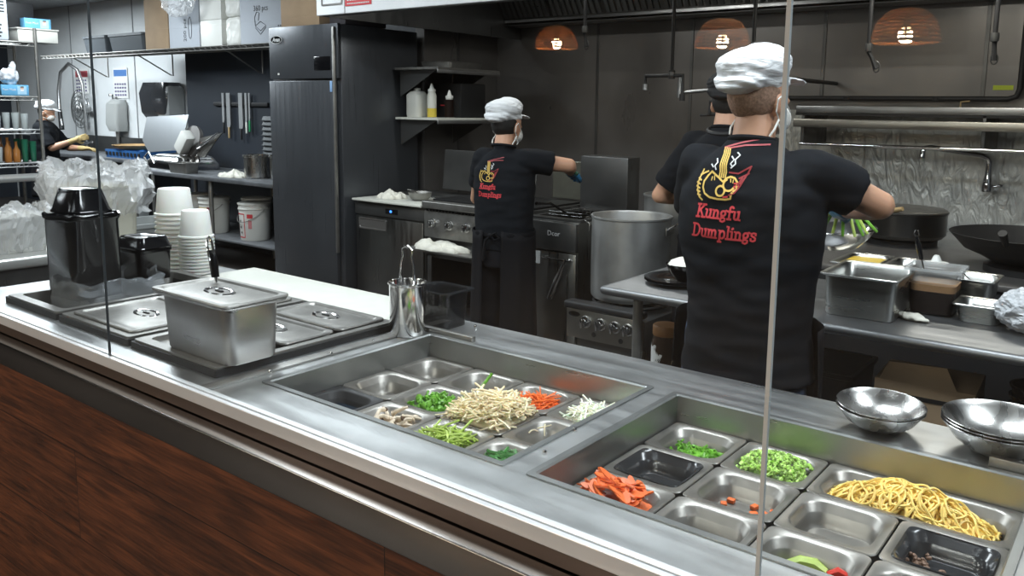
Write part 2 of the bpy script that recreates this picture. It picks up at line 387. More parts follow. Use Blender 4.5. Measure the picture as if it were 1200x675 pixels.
for i, (x, y) in enumerate(TROFFERS):
    t = T('ceiling_light', 'recessed ceiling light panel number in the row above the counter', 'ceiling light', (x, y, 2.95), 0, 'ceiling light panels')
    t['label'] = ('rectangular ceiling light panel over the second cold well', 'rectangular ceiling light panel over the steam table', 'rectangular ceiling light panel over the side counter', 'rectangular ceiling light panel over the glassware shelving', 'rectangular ceiling light panel before the far white wall', 'rectangular ceiling light panel at the right end of the counter')[i]
    B().rings([rr(1.26, .66, .01, 0), rr(1.26, .66, .01, .05), rr(1.16, .56, .01, .05), rr(1.16, .56, .01, 0)], True, False, False).build('frame', whitep, t, False)
    B().box(-.585, .585, -.285, .285, .02, .03).build('diffuser', trofm, t, False)

# ================================================================== SERVICE COUNTER
CT = .95
def counter():
    t = T('service_counter', 'long steel-topped service counter with reddish walnut plank front', 'counter', (0, 0, 0))
    xs = [-5.6, -3.235, -2.965, -2.635, -1.645, -.93, -.85, -.13, 1.55]; ys = [.985, 1.09, 1.12, 1.60, 1.655, 1.845]
    holes = [(-2.965, -2.635, 1.09, 1.60), (-1.645, -.93, 1.12, 1.655), (-.85, -.13, 1.12, 1.655)]
    b = B(); bm = b.b; g = [[bm.verts.new((x, y, CT)) for x in xs] for y in ys]; fs = []
    for j in range(len(ys)-1):
        for i in range(len(xs)-1):
            cx, cy = (xs[i]+xs[i+1])/2, (ys[j]+ys[j+1])/2
            if i == 0 and j > 0: continue
            if any(h[0] < cx < h[1] and h[2] < cy < h[3] for h in holes): continue
            fs.append(bm.faces.new((g[j][i], g[j][i+1], g[j+1][i+1], g[j+1][i])))
    r = bmesh.ops.extrude_face_region(bm, geom=fs)
    for v in r['geom']:
        if isinstance(v, bmesh.types.BMVert): v.co.z -= .045
    for v in [v for v in bm.verts if not v.link_faces]: bm.verts.remove(v)
    b.build('worktop', ctop, t, False)
    # glass channel: twin aluminium rails with a dark slot
    b = B(); b.box(-5.6, 1.55, .962, .974, .93, .958, .0015); b.box(-5.6, 1.55, .9795, .993, .93, .958, .0015); b.build('glass_channel', mat('channel_aluminium', (.88, .89, .90), .4, .6, vary=(3, .08)), t, False)
    B().box(-5.6, 1.55, .974, .9795, .93, .948).build('channel_slot', blackm, t, False)
    B().box(-5.6, 1.55, .963, .985, .905, .931).build('channel_fascia', mat('bronzed_steel', (.115, .085, .070), .4, .6, streak=(1, 20, 40, .3, .5)), t, False)
    b = B(); b.box(-5.6, 1.55, .918, .98, .835, .902, .0035, 3); b.build('front_rail', mat('rail_steel', (.30, .285, .27), .24, 1, streak=(1.2, 30, 50, .17, .27), vary=(1.2, .2)), t)
    w_ = B(); w_.box(-5.6, 1.55, .93, .96, .07, .905); o = w_.build('plank_front', wood, t, False); o.location.z = -.07; o.location.x = -1.04
    b = B(); b.box(-5.3, 1.5, .96, 1.03, 0, .9); b.box(-3.2, 1.5, 1.80, 1.83, .1, .9); b.box(-3.23, -3.2, 1.03, 1.83, .1, .904); b.build('carcass', steeld, t, False)
    # cold well liners
    for x0, x1, y0, y1, nm in ((-1.645, -.93, 1.12, 1.655, 'cold_well'), (-.85, -.13, 1.12, 1.655, 'cold_well')):
        cx, cy, ww, dd = (x0+x1)/2, (y0+y1)/2, x1-x0, y1-y0
        b = B(); b.rings([rr(ww+.028, dd+.028, .006, CT+.0005, 2, cx, cy), rr(ww+.028, dd+.028, .006, CT+.0035, 2, cx, cy), rr(ww+.002, dd+.002, .004, CT+.0035, 2, cx, cy),
                          rr(ww-.004, dd-.004, .004, CT, 2, cx, cy), rr(ww-.004, dd-.004, .004, .66, 2, cx, cy)], True, False, True)
        wl = b.build(nm, steelw, t, True, angle=25)
    b = B(); b.rings([rr(.33, .51, .006, CT+.001, 2, -2.80, 1.345), rr(.322, .502, .02, CT-.2, 2, -2.80, 1.345)], True, False, True); b.build('hot_well', steeld, t)
    # screws and hinge stubs on the top
    for x, y in ((-.89, 1.20), (-.91, 1.33), (-1.70, 1.16), (-1.705, 1.35), (-1.71, 1.50), (-1.60, 1.80)):
        B().lathe([(.0045, 0), (.0045, .006), (.003, .009)], (x, y, CT), 12).build('screw_head', steelb, t)
    B().box(-1.72, -1.50, 1.672, 1.690, CT, CT+.016, .002).build('hinge_bar', steelp, t)
    B().box(-.21, -.02, 1.672, 1.692, CT, CT+.022, .002).build('hinge_bar', steelp, t)
    B().box(-1.735, -1.70, .995, 1.80, CT, CT+.006, .002).build('divider_strip', steelp, t)
    return t
counter()
def guard():
    XS = [-3.9, -2.122, -.374, 1.4]
    for i, lab in enumerate(('clear glass screen panel at the far left, before the black tubs', 'clear glass screen panel between the two seams, over the first cold well', 'clear glass screen panel right of the grey seam, over the noodle well')):
        x0, x1 = XS[i]+.003, XS[i+1]-.003
        t = T('glass_screen', lab, 'glass screen', ((x0+x1)/2, .9768, CT), 0, 'sneeze guard glass')
        B().box(x0-(x0+x1)/2, x1-(x0+x1)/2, -.003, .003, 0, 1.55).build('pane', glass, t, False)
        if i == 2: B().box(x0-(x0+x1)/2-.0058, x0-(x0+x1)/2-.0002, -.0032, .0032, 0, 1.55).build('polished_edge', mat('ground_glass_edge', (.62, .63, .62), .5), t, False)
        if i == 1: B().box(x0-(x0+x1)/2-.0016, x0-(x0+x1)/2-.0004, -.0032, .0032, 0, 1.55).build('polished_edge', mat('dark_glass_edge', (.05, .055, .06), .5), t, False)
guard()

# ================================================================== INSERT PANS AND FOOD
def pan(name, label, cat, w_, d, h, loc, m=steelp, rz=0, group=None, flange=.016, rad=.036, taper=.010, parent=None, ear=True):
    """gastronorm insert, origin at the underside of its base"""
    t = .0018; iw, idd = w_-2*flange, d-2*flange
    R = [rr(iw-2*taper, idd-2*taper, rad*.8, 0), rr(iw-2*taper+.006, idd-2*taper+.006, rad*.85, .006), rr(iw, idd, rad, h-.012), rr(w_-.002, d-.002, .014, h-.006), rr(w_, d, .014, h-.002), rr(w_-.003, d-.003, .013, h),
         rr(iw+.006, idd+.006, rad, h-.0012), rr(iw-.002, idd-.002, rad, h-.005), rr(iw-.004-.010, idd-.004-.010, rad*.9, h*.62), rr(iw-.012-.004, idd-.012-.004, rad*.9, h*.60), rr(iw-2*taper, idd-2*taper, rad*.85, .010), rr(iw-2*taper-.012, idd-2*taper-.012, rad*.7, t)]
    b = B(); b.rings(R)
    o = b.build(name, m, parent, True, angle=50)
    if parent is None: tag(o, label, cat, group, None, loc, rz)
    else: o.location = loc
    return o
PZ = .89
def stick(b, p, q, r0, r1=None, seg=5, bend=0, flat=1):
    p, q = Vector(p), Vector(q); d = q-p; n = d.orthogonal().normalized()*bend
    n.rotate(Matrix.Rotation(random.random()*6.28, 3, d.normalized()))
    b.tube([p, p+d*.33+n*.8, p+d*.66+n*.9, q], [r0, r0, r0 if r1 is None else (r0+r1)/2, r0 if r1 is None else r1], seg)
def pile(b, cx, cy, w_, d, z0, dome, n, ln, r, bend=.006, seg=5, tilt=.35, r1=None, edge=.9):
    """loose sticks heaped between z0 and a dome surface"""
    for k in range(n):
        u, v = random.uniform(-1, 1), random.uniform(-1, 1)
        h = max(0, 1-(u*u+v*v)*edge*.6); z = z0+dome*h*random.uniform(.55, 1)
        a = random.random()*PI; e = random.uniform(-tilt, tilt); L = ln*random.uniform(.65, 1.15)
        dx, dy, dz = math.cos(a)*math.cos(e)*L/2, math.sin(a)*math.cos(e)*L/2, math.sin(e)*L/2
        x = cx+u*(w_/2)*.86; y = cy+v*(d/2)*.86
        x = min(max(x, cx-w_/2+abs(dx)), cx+w_/2-abs(dx)) if abs(dx) < w_/2 and z < PZ else x
        y = min(max(y, cy-d/2+abs(dy)), cy+d/2-abs(dy)) if abs(dy) < d/2 and z < PZ else y
        stick(b, (x-dx, y-dy, z-dz), (x+dx, y+dy, z+dz), r, r1, seg, bend*random.uniform(-1, 1))
    return b
def mound(cx, cy, w_, d, z0, dome, amp=.004, n=22):
    """lumpy closed bed of food"""
    b = B(); P = []
    for j in range(n+1):
        row = []
        for i in range(n+1):
            u, v = 2*i/n-1, 2*j/n-1; x, y = cx+u*w_/2, cy+v*d/2
            h = (1-u*u*.8)*(1-v*v*.8)
            row.append((x, y, z0+dome*h+amp*noise.noise(Vector((x*60, y*60, 3)))))
        P.append(row)
    vs = [[b.b.verts.new(p) for p in r] for r in P]
    for j in range(n):
        for i in range(n): b.b.faces.new((vs[j][i], vs[j][i+1], vs[j+1][i+1], vs[j+1][i]))
    lo = [[b.b.verts.new((p[0], p[1], z0-.02)) for p in r] for r in (P[0], P[-1])]
    L = {}
    rim = [vs[0][i] for i in range(n)]+[vs[j][n] for j in range(n)]+[vs[n][i] for i in range(n, 0, -1)]+[vs[j][0] for j in range(n, 0, -1)]
    for r in lo:
        for v in r: b.b.verts.remove(v)
    dn = [b.b.verts.new((v.co.x, v.co.y, z0-.015)) for v in rim]
    for i in range(len(rim)):
        j = (i+1) % len(rim); b.b.faces.new((rim[i], dn[i], dn[j], rim[j]))
    b.b.faces.new(dn); return b
def stuff(b, name, m, label, cat): return tag(b.build(name, m), label, cat, None, 'stuff')

def wells():
    H = .048; X1 = [-1.554+.1775*i for i in range(4)]; Y = [1.571, 1.407, 1.243]
    X2 = [-.757+.1775*i for i in range(4)]
    W, D = .1745, .1615
    names1 = {(0, 0): ('empty sixth-size steel pan in the back left corner of the first cold well', insertm), (1, 0): ('steel pan holding one long green stalk, back row of the first cold well', insertm),
              (2, 0): ('clear-rimmed pan of shredded carrot in the first cold well', clearp), (3, 0): ('steel pan of sliced onion in the back right corner of the first cold well', insertm),
              (0, 1): ('empty steel pan left of the chopped green leaves, middle row', insertm), (1, 1): ('steel pan of chopped green leaves in the middle of the first cold well', insertm),
              (2, 1): ('steel pan buried under a heap of bean sprouts', insertm), (3, 1): ('nearly empty steel pan right of the bean sprouts', insertm),
              (0, 2): ('black pan holding dark water at the front left of the first cold well', blackm), (1, 2): ('steel pan of sliced mushrooms in the front row', insertm),
              (2, 2): ('steel pan of shredded celery in front of the bean sprouts', insertm), (3, 2): ('steel pan of dark chives at the front right corner of the first cold well', insertm)}
    for (i, j), (lab, m) in names1.items():
        pan('insert_pan', lab, 'food pan', W, D, H, (X1[i], Y[j], PZ-H), m if m is not clearp else insertm, 0, 'insert pans in the cold wells')
    blk = mat('dark_polycarbonate', (.03, .031, .033), .2, coat=.2)
    names2 = [(0, 0, 'pan of dark chopped greens at the back left of the second cold well', insertm), (1, 0, 'steel pan heaped with chopped scallions', insertm),
              (0, 1, 'empty dark pan behind the sliced carrots', blk), (1, 1, 'steel pan with a few carrot scraps on its base', insertm),
              (2, 1, 'empty steel pan in front of the yellow noodles', insertm), (3, 1, 'dark pan with a little brown mince left in it', blk),
              (0, 2, 'pan filled with sliced carrots at the front left of the second cold well', insertm), (1, 2, 'empty steel pan right of the sliced carrots', insertm),
              (2, 2, 'steel pan with a green and a red pepper piece, front row', insertm), (3, 2, 'empty steel pan at the front right corner of the second cold well', insertm)]
    for i, j, lab, m in names2:
        p = pan('insert_pan', lab, 'food pan', W, D, H, (X2[i], Y[j], PZ-H), insertm, 0, 'insert pans in the cold wells')
        if m is blk:
            pan('liner', '', '', W-.030, D-.030, H-.004, (0, 0, .0055), blk, parent=p, flange=.003, rad=.034)
    pan('insert_pan', 'long third-size steel pan full of yellow noodles', 'food pan', .3520, D, H, ((X2[2]+X2[3])/2, Y[0], PZ-H), insertm, 0, 'insert pans in the cold wells')
    # --- food, first well
    stuff(pile(mound(X1[2], Y[1], .14, .125, PZ-.012, .050), X1[2], Y[1], .165, .15, PZ-.002, .060, 380, .060, .0025, .008, 5, .55), 'bean_sprouts', sprout_m, 'tall heap of pale bean sprouts spilling over their steel pan', 'bean sprouts')
    b = pile(B(), X1[2]-.075, Y[1]-.035, .03, .10, PZ+.004, .012, 22, .05, .0018, .008, 5, .3)
    stuff(b, 'stray_bean_sprouts', sprout_m, 'loose bean sprouts fallen on the pan rim beside the heap', 'bean sprouts')
    stuff(pile(mound(X1[2], Y[0], .13, .12, PZ-.030, .012), X1[2], Y[0], .135, .12, PZ-.035, .035, 170, .075, .0016, .006, 4, .35), 'shredded_carrot', carrot_m, 'bright orange shredded carrot in the back row pan', 'shredded carrot')
    stuff(pile(mound(X1[3], Y[0], .13, .12, PZ-.030, .016), X1[3], Y[0], .14, .125, PZ-.03, .05, 130, .07, .0021, .011, 5, .5), 'sliced_onion', onion_m, 'pale slivers of onion in the back right pan', 'sliced onion')
    b = mound(X1[1], Y[1], .130, .115, PZ-.030, .012, .005)
    for k in range(120):
        x, y = X1[1]+random.uniform(-.058, .058), Y[1]+random.uniform(-.052, .052); z = PZ-.025+random.random()*.022; r = random.uniform(.006, .012)
        b.ell((x, y, z), (r, r*.8, r*.35), (random.random()*3, random.random()*3, random.random()*3), 7, 5)
    for k in range(30): 
        x, y = X1[1]+random.uniform(-.05, .05), Y[1]+random.uniform(-.045, .045); a = random.random()*6
        stick(b, (x, y, PZ-.02), (x+.022*math.cos(a), y+.022*math.sin(a), PZ-.003), .0028, .0035, 6, .003)
    stuff(b, 'chopped_leaves', green_m, 'chopped bright green leaves in the middle pan', 'greens')
    b = pile(mound(X1[2], Y[2], .13, .12, PZ-.030, .010), X1[2], Y[2], .135, .12, PZ-.022, .036, 90, .085, .0025, .012, 5, .35)
    stick(b, (X1[2]-.02, Y[2]+.0, PZ-.02), (X1[2]+.02, Y[2]+.075, PZ+.022), .0028, .0028, 6, .012)
    stuff(b, 'shredded_celery', celery_m, 'light green shredded celery in the pan in front of the sprouts', 'celery')
    stuff(pile(mound(X1[3], Y[2], .13, .12, PZ-.030, .012), X1[3], Y[2], .13, .115, PZ-.026, .030, 110, .055, .0035, .006, 5, .4), 'chopped_chives', dgreen_m, 'dark green chopped chives in the front right pan', 'chives')
    b = B(); stick(b, (X1[1]+.005, Y[0]-.03, PZ-.040), (X1[1]+.0, Y[0]+.045, PZ+.012), .0052, .004, 8, .012)
    tag(b.build('green_stalk', green_m), 'single long green stalk leaning out of a back row pan', 'green stalk')
    b = B(); 
    for k in range(9): stick(b, (X1[1]+.04+random.uniform(-.015, .015), Y[0]-.02+random.uniform(-.01, .01), PZ-.042), (X1[1]+.055, Y[0]-.01+random.uniform(-.02, .02), PZ-.034), .003, .004, 5, .003)
    stuff(b, 'leaf_scraps', green_m, 'green scraps lying on the pan base by the long stalk', 'greens')
    B_ = B(); B_.rings([rr(.128, .115, .02, -.003), rr(.132, .119, .022, .0)]); tag(B_.build('dark_water', fluid), 'dark standing water in the black front left pan', 'water', None, 'stuff', (X1[0], Y[2], PZ-.030))
    stuff(mound(X1[1], Y[2], .115, .10, PZ-.030, .010), 'mushroom_bed', mush_m, 'bed of sliced mushroom under the loose strips', 'mushroom')
    for k in range(20):
        x, y = X1[1]+random.uniform(-.045, .045), Y[2]+random.uniform(-.038, .04); a = random.random()*6.28; L = random.uniform(.03, .05)
        b = B(); z = 0
        b.tube([(-L/2, 0, 0), (-L/4, .004, .004), (L/4, .004, .005), (L/2, -.002, 0)], [.003, .0042, .0052, .0062], 7)
        o = b.build('mushroom_strip', mush_m); b2 = B(); b2.ell((L/2+.001, -.002, 0), (.0035, .0085, .0068), None, 10, 6); b2.build('mushroom_cap', mushd_m if k % 3 == 0 else mush_m, o)
        tag(o, 'pale strip of sliced mushroom in the front row pan', 'mushroom', 'mushroom strips in the front pan', None, (x, y, PZ-.018+.026*random.random()), a); o.rotation_euler = (random.uniform(-.3, .3), random.uniform(-.5, .5), a)
    b = pile(B(), X1[3], Y[1], .12, .10, PZ-.042, .004, 5, .04, .0018, .006, 5, .3); b = pile(b, X1[3]-.04, Y[1]+.02, .06, .06, PZ-.02, .02, 3, .03, .0016, .006, 5, 1.2)
    stuff(b, 'sprout_scraps', sprout_m, 'a few stray sprouts clinging inside the pan right of the heap', 'bean sprouts')
    # --- food, second well
    nc = ((X2[2]+X2[3])/2)
    def noodle_path(cx, cy, w_, d, z0, dome, L=46, st=.0065):
        x, y = cx+random.uniform(-.5, .5)*w_*.8, cy+random.uniform(-.5, .5)*d*.7; a = random.random()*6.28; da = random.uniform(-.3, .3); P = []; zo = random.random()*.75+.25
        for k in range(L):
            da += random.uniform(-.2, .2); da = max(-.42, min(.42, da)); a += da
            x += math.cos(a)*st; y += math.sin(a)*st
            if abs(x-cx) > w_/2: a = PI-a; x = max(cx-w_/2, min(cx+w_/2, x))
            if abs(y-cy) > d/2: a = -a; y = max(cy-d/2, min(cy+d/2, y))
            u, v = (x-cx)/(w_/2), (y-cy)/(d/2)
            P.append((x, y, z0+dome*max(0, (1-u*u*.75))*(1-v*v*.45)*zo+.003*math.sin(k*.9)))
        return P
    b = mound(nc, Y[0]-.005, .24, .105, PZ-.030, .036, .006)
    for k in range(135): b.tube(noodle_path(nc-.006, Y[0]-.006, .295, .120, PZ-.050, .088), .0024, 5)
    stuff(b, 'yellow_noodles', noodle_m, 'tangled pile of yellow wheat noodles in the long pan', 'noodles')
    b = mound(X2[1], Y[0], .13, .112, PZ-.028, .025, .005)
    for k in range(360):
        u, v = random.uniform(-1, 1), random.uniform(-1, 1); x, y = X2[1]+u*.064, Y[0]+v*.054; z = PZ-.022+.035*(1-u*u*.6)*(1-v*v*.5)+random.random()*.006
        r = random.uniform(.0025, .0042); a = random.random()*6; c = math.cos(a)*r; s_ = math.sin(a)*r; zz = random.uniform(-.003, .003)
        b.tube([(x-c, y-s_, z-zz), (x+c, y+s_, z+zz)], r, 6)
    stuff(b, 'chopped_scallions', lgreen_m, 'heap of finely chopped light green scallions', 'scallions')
    b = mound(X2[0]+.01, Y[0]+.0, .105, .09, PZ-.031, .006, .004)
    for k in range(110):
        x, y = X2[0]+random.uniform(-.055, .055), Y[0]+random.uniform(-.048, .04); a = random.random()*6; L = random.uniform(.006, .014)
        stick(b, (x, y, PZ-.034+random.random()*.010), (x+L*math.cos(a), y+L*math.sin(a), PZ-.030+random.random()*.012), .0026, .003, 6, .001)
    stuff(b, 'chopped_dark_greens', green_m, 'chopped dark green leaves low in the back left pan', 'greens')
    stuff(mound(X2[0], Y[2], .135, .12, PZ-.030, .026), 'carrot_bed', carrot2_m, 'bed of sliced carrot beneath the loose slices', 'carrots')
    for k in range(52):
        L = random.uniform(.045, .066); b = B(); b.rings([[(L*math.cos(q)*.5, L*.17*math.sin(q), z) for q in [2*PI*i/12 for i in range(12)]] for z in (-.0013, .0013)])
        o = b.build('carrot_slice', carrot2_m)
        u, v = random.uniform(-.9, .9), random.uniform(-.85, .85)
        tag(o, 'thin diagonal slice of carrot on the pile at the front left of the second well', 'carrot slice', 'carrot slices in the front pan', None, (X2[0]+u*.055, Y[2]+v*.048, PZ-.006+.026*(1-u*u*.7)*(1-v*v*.5)+random.random()*.006))
        o.rotation_euler = (random.uniform(-.6, .6), random.uniform(-.5, .5), random.uniform(-.9, .5))
    for k, (dx, dy) in enumerate([(-.035, .045), (.012, .048), (.040, .030), (.022, .020), (-.040, .022), (.050, .050)]):
        b = B(); b.box(-.0075, .0075, -.006, .006, 0, .008, .0015); o = b.build('carrot_scrap', carrot2_m)
        tag(o, 'small orange carrot scrap on the base of a nearly empty steel pan', 'carrot scrap', 'carrot scraps in the steel pan', None, (X2[1]+dx, Y[1]+dy-.01, PZ-.0455), k*1.3)
    b = B()
    for k in range(50): x, y = X2[3]-.045+random.gauss(0, .016), Y[1]+.0+random.gauss(0, .016); b.ell((x, y, PZ-.036+random.random()*.008), (.005, .004, .004), (k, k, 0), 7, 5)
    stuff(b, 'brown_mince', meat_m, 'small clump of brown mince in the dark pan', 'mince')
    b = B(); b.tube([(-.03, 0, 0), (-.01, .005, .006), (.012, .004, .006), (.03, -.002, 0)], [.010, .013, .013, .008], 8); tag(b.build('green_pepper_piece', celery_m), 'curved piece of green pepper in a front row pan', 'pepper', None, None, (X2[2]-.005, Y[2]+.034, PZ-.033), .3)
    b = B(); b.tube([(-.015, 0, 0), (0, .005, .006), (.02, 0, .002)], [.007, .009, .006], 8); tag(b.build('red_pepper_piece', redpep), 'small red pepper piece beside the green pepper', 'pepper', None, None, (X2[2]+.045, Y[2]+.036, PZ-.030), .3)
    b = pile(B(), X2[2]-.03, Y[2], .08, .1, PZ-.044, .003, 7, .02, .003, .002, 5, .1); stuff(b, 'pepper_scraps', green_m, 'scattered green bits beside the pepper pieces', 'greens')
wells()

# ------------------------------------------------------------------ steam table section
def lid_mesh(w_, d, notch=False):
    b = B(); b.rings([rr(w_-.004, d-.004, .016, 0), rr(w_, d, .018, .003), rr(w_-.004, d-.004, .016, .007), rr(w_-.03, d-.03, .016, .007), rr(w_-.040, d-.040, .02, .002), rr(w_-.050, d-.050, .02, .0035)]); return b
def lid(label, w_, d, loc, rz=0, notch=False, group='steam table lids'):
    t = T('steam_table_lid', label, 'pan lid', loc, rz, group)
    lid_mesh(w_, d).build('plate', steelp, t, True, angle=30)
    b = B(); b.lathe([(.046, .0036), (.043, .0062), (.036, .0052), (.030, .0020), (.001, .0012)], (0, 0, 0), 30, False, True, 1.25, .62); b.build('recess', steelb, t); b = B(); b.box(-.015, .015, -.0035, .0035, .0012, .0075, .001); b.build('handle', blackm, t)
    if notch:
        b = B(); b.rings([rr(.035, .024, .008, .0068, 4, 0, d/2-.03), rr(.035, .024, .008, .009, 4, 0, d/2-.03), rr(.026, .016, .006, .009, 4, 0, d/2-.03)]); b.build('spoon_notch', blackm, t)
    return t
def steam():
    for k, (x0, x1, lab) in enumerate(((-2.985, -2.615, 'open black-edged steam well holding the black tubs'), (-2.600, -2.185, 'black-edged steam well under the large notched lid'), (-2.170, -1.765, 'black-edged steam well carrying the deep lidded steel pan'))):
        y0, y1 = 1.055, 1.640; cx, cy, ww, dd = (x0+x1)/2, (y0+y1)/2, x1-x0, y1-y0
        t = T('steam_well_frame', lab, 'steam well', (cx, cy, CT), 0, 'steam well frames')
        iw, idd = (ww-.03, dd-.04)
        B().rings([rr(ww, dd, .004, 0, 2), rr(ww, dd, .004, .018, 2), rr(iw, idd, .004, .018, 2), rr(iw, idd, .004, 0, 2), rr(ww, dd, .004, 0, 2)], True, False, False).build('frame', blackm, t, False)
        r = [rr(ww-.012, dd-.012, .01, .018), rr(ww-.012, dd-.012, .01, .024), rr(ww-.062, dd-.07, .02, .024), rr(ww-.066, dd-.074, .02, .018)]
        if k == 0: r += [rr(ww-.08, dd-.09, .03, -.14)]
        else: r += [rr(ww-.075, dd-.08, .02, .010)]
        B().rings(r, True, False, True).build('rim_pan', steelp, t)
    Z = CT+.0245
    lid('large steel lid with spoon notch, left of the deep steel pan', .355, .270, (-2.392, 1.215, Z), 0, True)
    lid('steel lid behind the large notched lid, mostly hidden by the deep pan', .355, .250, (-2.392, 1.485, Z))
    lid('steel lid just behind the deep steel pan', .340, .172, (-1.967, 1.355, Z))
    lid('steel lid at the back corner of the steam table beside the cutting board', .340, .172, (-1.967, 1.540, Z))
    # deep pan with its own lid, ladle sticking out
    pan('deep_steel_pan', 'deep third-size steel pan standing on the steam table', 'steel pan', .330, .180, .150, (-1.890, 1.150, Z), mat('satin_pan_steel', (.46, .45, .44), .3, 1, vary=(8, .12), streak=(6, 6, 30, .24, .4)), 0, None, .012, .035)
    lid('polished lid closing the deep steel pan', .338, .188, (-1.890, 1.150, Z+.1505))
    t = T('ladle', 'ladle handle with black grip and hanging loop poking out of the deep pan lid', 'ladle', (-1.985, 1.20, Z+.156))
    B().tube([(0, 0, 0), (-.004, .0, .03)], [.0045, .005], 8).build('stem', steelb, t)
    B().tube([(-.003, 0, .014), (-.008, 0, .05), (-.018, 0, .085)], [.010, .0115, .009], 10).build('grip', blackp, t)
    B().tube([(-.004, -.008, .030), (-.014, -.010, .075), (-.030, -.004, .100), (-.034, 0, .112), (-.026, 0, .120), (-.014, 0, .108), (-.006, .002, .07)], .0032, 8).build('hanging_loop', chrome, t)
    # cutting board
    b = B(); b.box(-.52, .52, -.11, .11, 0, .018, .004); tag(b.build('cutting_board', board), 'long white plastic cutting board along the back edge of the counter', 'cutting board', None, None, (-2.295, 1.757, CT+.001))
    # glossy black tubs: a deep one with a smaller one upturned on it, in the open well
    b = B(); b.rings([rr(.192, .165, .035, 0), rr(.198, .171, .04, .255), rr(.204, .177, .042, .262)]+[rr(.210, .183, .044, z) for z in (.265, .272)]+[rr(.198, .171, .04, .274), rr(.190, .165, .038, .262), rr(.15, .13, .03, .26)])
    for v in b.b.verts:
        if v.co.z > .25: v.co.z += .0035*math.sin(v.co.x*140)+.003*math.sin(v.co.y*150)
    t = tag(b.build('black_tub', blackp), 'deep glossy black tub standing in the open steam well', 'tub', None, None, (-2.862, 1.255, CT+.012), .08)
    b = B(); b.rings([rr(.160, .138, .03, 0), rr(.164, .142, .03, .006), rr(.156, .134, .03, .010), rr(.118, .100, .022, .072), rr(.112, .094, .02, .078), rr(.10, .085, .02, .075)])
    tag(b.build('black_tub', blackp), 'small black tub upturned on top of the deep black tub', 'tub', None, None, (-2.862, 1.255, CT+.012+.278), .08)
    b = B(); b.rings([rr(.14, .12, .02, 0), rr(.148, .128, .022, .10), rr(.156, .136, .024, .102), rr(.156, .136, .024, .110), rr(.14, .12, .02, .111)])
    tag(b.build('black_tray', blackp), 'lower black container beside the white foam cups', 'tub', None, None, (-2.905, 1.480, CT+.026), .12)
    b = B(); b.rings([rr(.156, .136, .024, 0), rr(.160, .140, .024, .005), rr(.150, .130, .022, .009), rr(.132, .112, .02, .038), rr(.126, .106, .018, .042), rr(.118, .098, .018, .039)])
    tag(b.build('black_tray', blackp), 'black container lid with sloping sides closing the lower black container', 'tub', None, None, (-2.905, 1.480, CT+.026+.112), .12)
    # crumpled film round the foot of the black tubs
    b = B(); R = []
    for j in range(9):
        z = j/8; row = []
        for i in range(72):
            a = 2*PI*i/72; n_ = noise.noise(Vector((math.cos(a)*4, math.sin(a)*4, z*5)))*.018
            rx, ry = .150-.02*z+n_, .175-.01*z+n_
            c, s_ = math.cos(a), math.sin(a); k = (abs(c)**4+abs(s_)**4)**-.25
            row.append((-2.80+rx*c*k, 1.30+ry*s_*k*.9, CT-.06+.14*z+.02*noise.noise(Vector((math.cos(a)*3, math.sin(a)*3, 9)))))
        R.append(row)
    b.rings(R, True, False, False); o = b.build('plastic_film', filmm); o.modifiers.new('s', 'SOLIDIFY').thickness = .0006
    tag(o, 'crumpled clear film lining the open steam well around the black tubs', 'plastic film')
    # white foam cups, inverted
    def cups(px, py, n, top_h, r0, who, r1, pitch=.0095):
        first = None
        for k in range(n):
            top = k == n-1
            if top: o = B().lathe([(r0, 0), (r0+.003, .003), (r0+.002, .008), (r0-.004, .010), (r1, top_h-.004), (r1-.003, top_h)], seg=36).build('foam_cup', foam)
            elif first is None: o = first = B().lathe([(r0, 0), (r0+.003, .003), (r0+.002, .008), (r0-.004, .010), (r0-.006, .024)], seg=36).build('foam_cup', foam)
            else: o = dup(first)
            tag(o, '%s upturned cup in the %s stack of white foam cups' % (ordinal(n-1-k).capitalize(), who), 'foam cup', who+' stack of foam cups', None, (px, py, CT+.001+k*pitch))
    # tall stack, two nested groups
    cups(-3.145, 1.735, 13, .105, .074, 'taller, farther', .060, .0175)
    cups(-2.962, 1.715, 12, .105, .063, 'shorter, nearer', .050, .0127)
steam()

def canister():
    t = T('steel_canister', 'tall polished round steel crock standing on the cutting board end', 'steel canister', (-1.705, 1.625, CT+.001))
    B().lathe([(.048, 0), (.051, .004), (.052, .145), (.056, .149), (.056, .153), (.053, .154), (.0505, .150), (.0495, .006), (.001, .005)], seg=40).build('body', steelb, t)
    t = T('tongs', 'bent wire tongs standing upright in the round steel crock', 'tongs', (-1.705, 1.625, CT+.012))
    B().tube([(-.036, .004, 0), (-.030, 0, .10), (-.026, 0, .19), (-.018, 0, .215), (-.020, 0, .236), (-.010, 0, .244), (0, 0, .246), (.010, 0, .244), (.020, 0, .236), (.018, 0, .215), (.026, 0, .19), (.030, 0, .10), (.036, .004, 0)], .0027, 8).build('wire', steelb, t)
    for s_ in (-1, 1): B().tube([(s_*.034, .003, .05), (s_*.030, 0, .12), (s_*.027, 0, .165)], [.0045, .0052, .0045], 8).build('sleeve', chrome, t)
    t = T('smoked_tub', 'low smoked clear plastic tub behind the steel crock', 'plastic tub', (-1.705, 1.765, CT+.001), 0)
    B().rings([rr(.12, .10, .02, 0), rr(.135, .115, .025, .105), rr(.17, .14, .03, .108), rr(.17, .14, .03, .112), rr(.132, .112, .02, .112), rr(.118, .098, .02, .004)]).build('body', smoke, t)
canister()

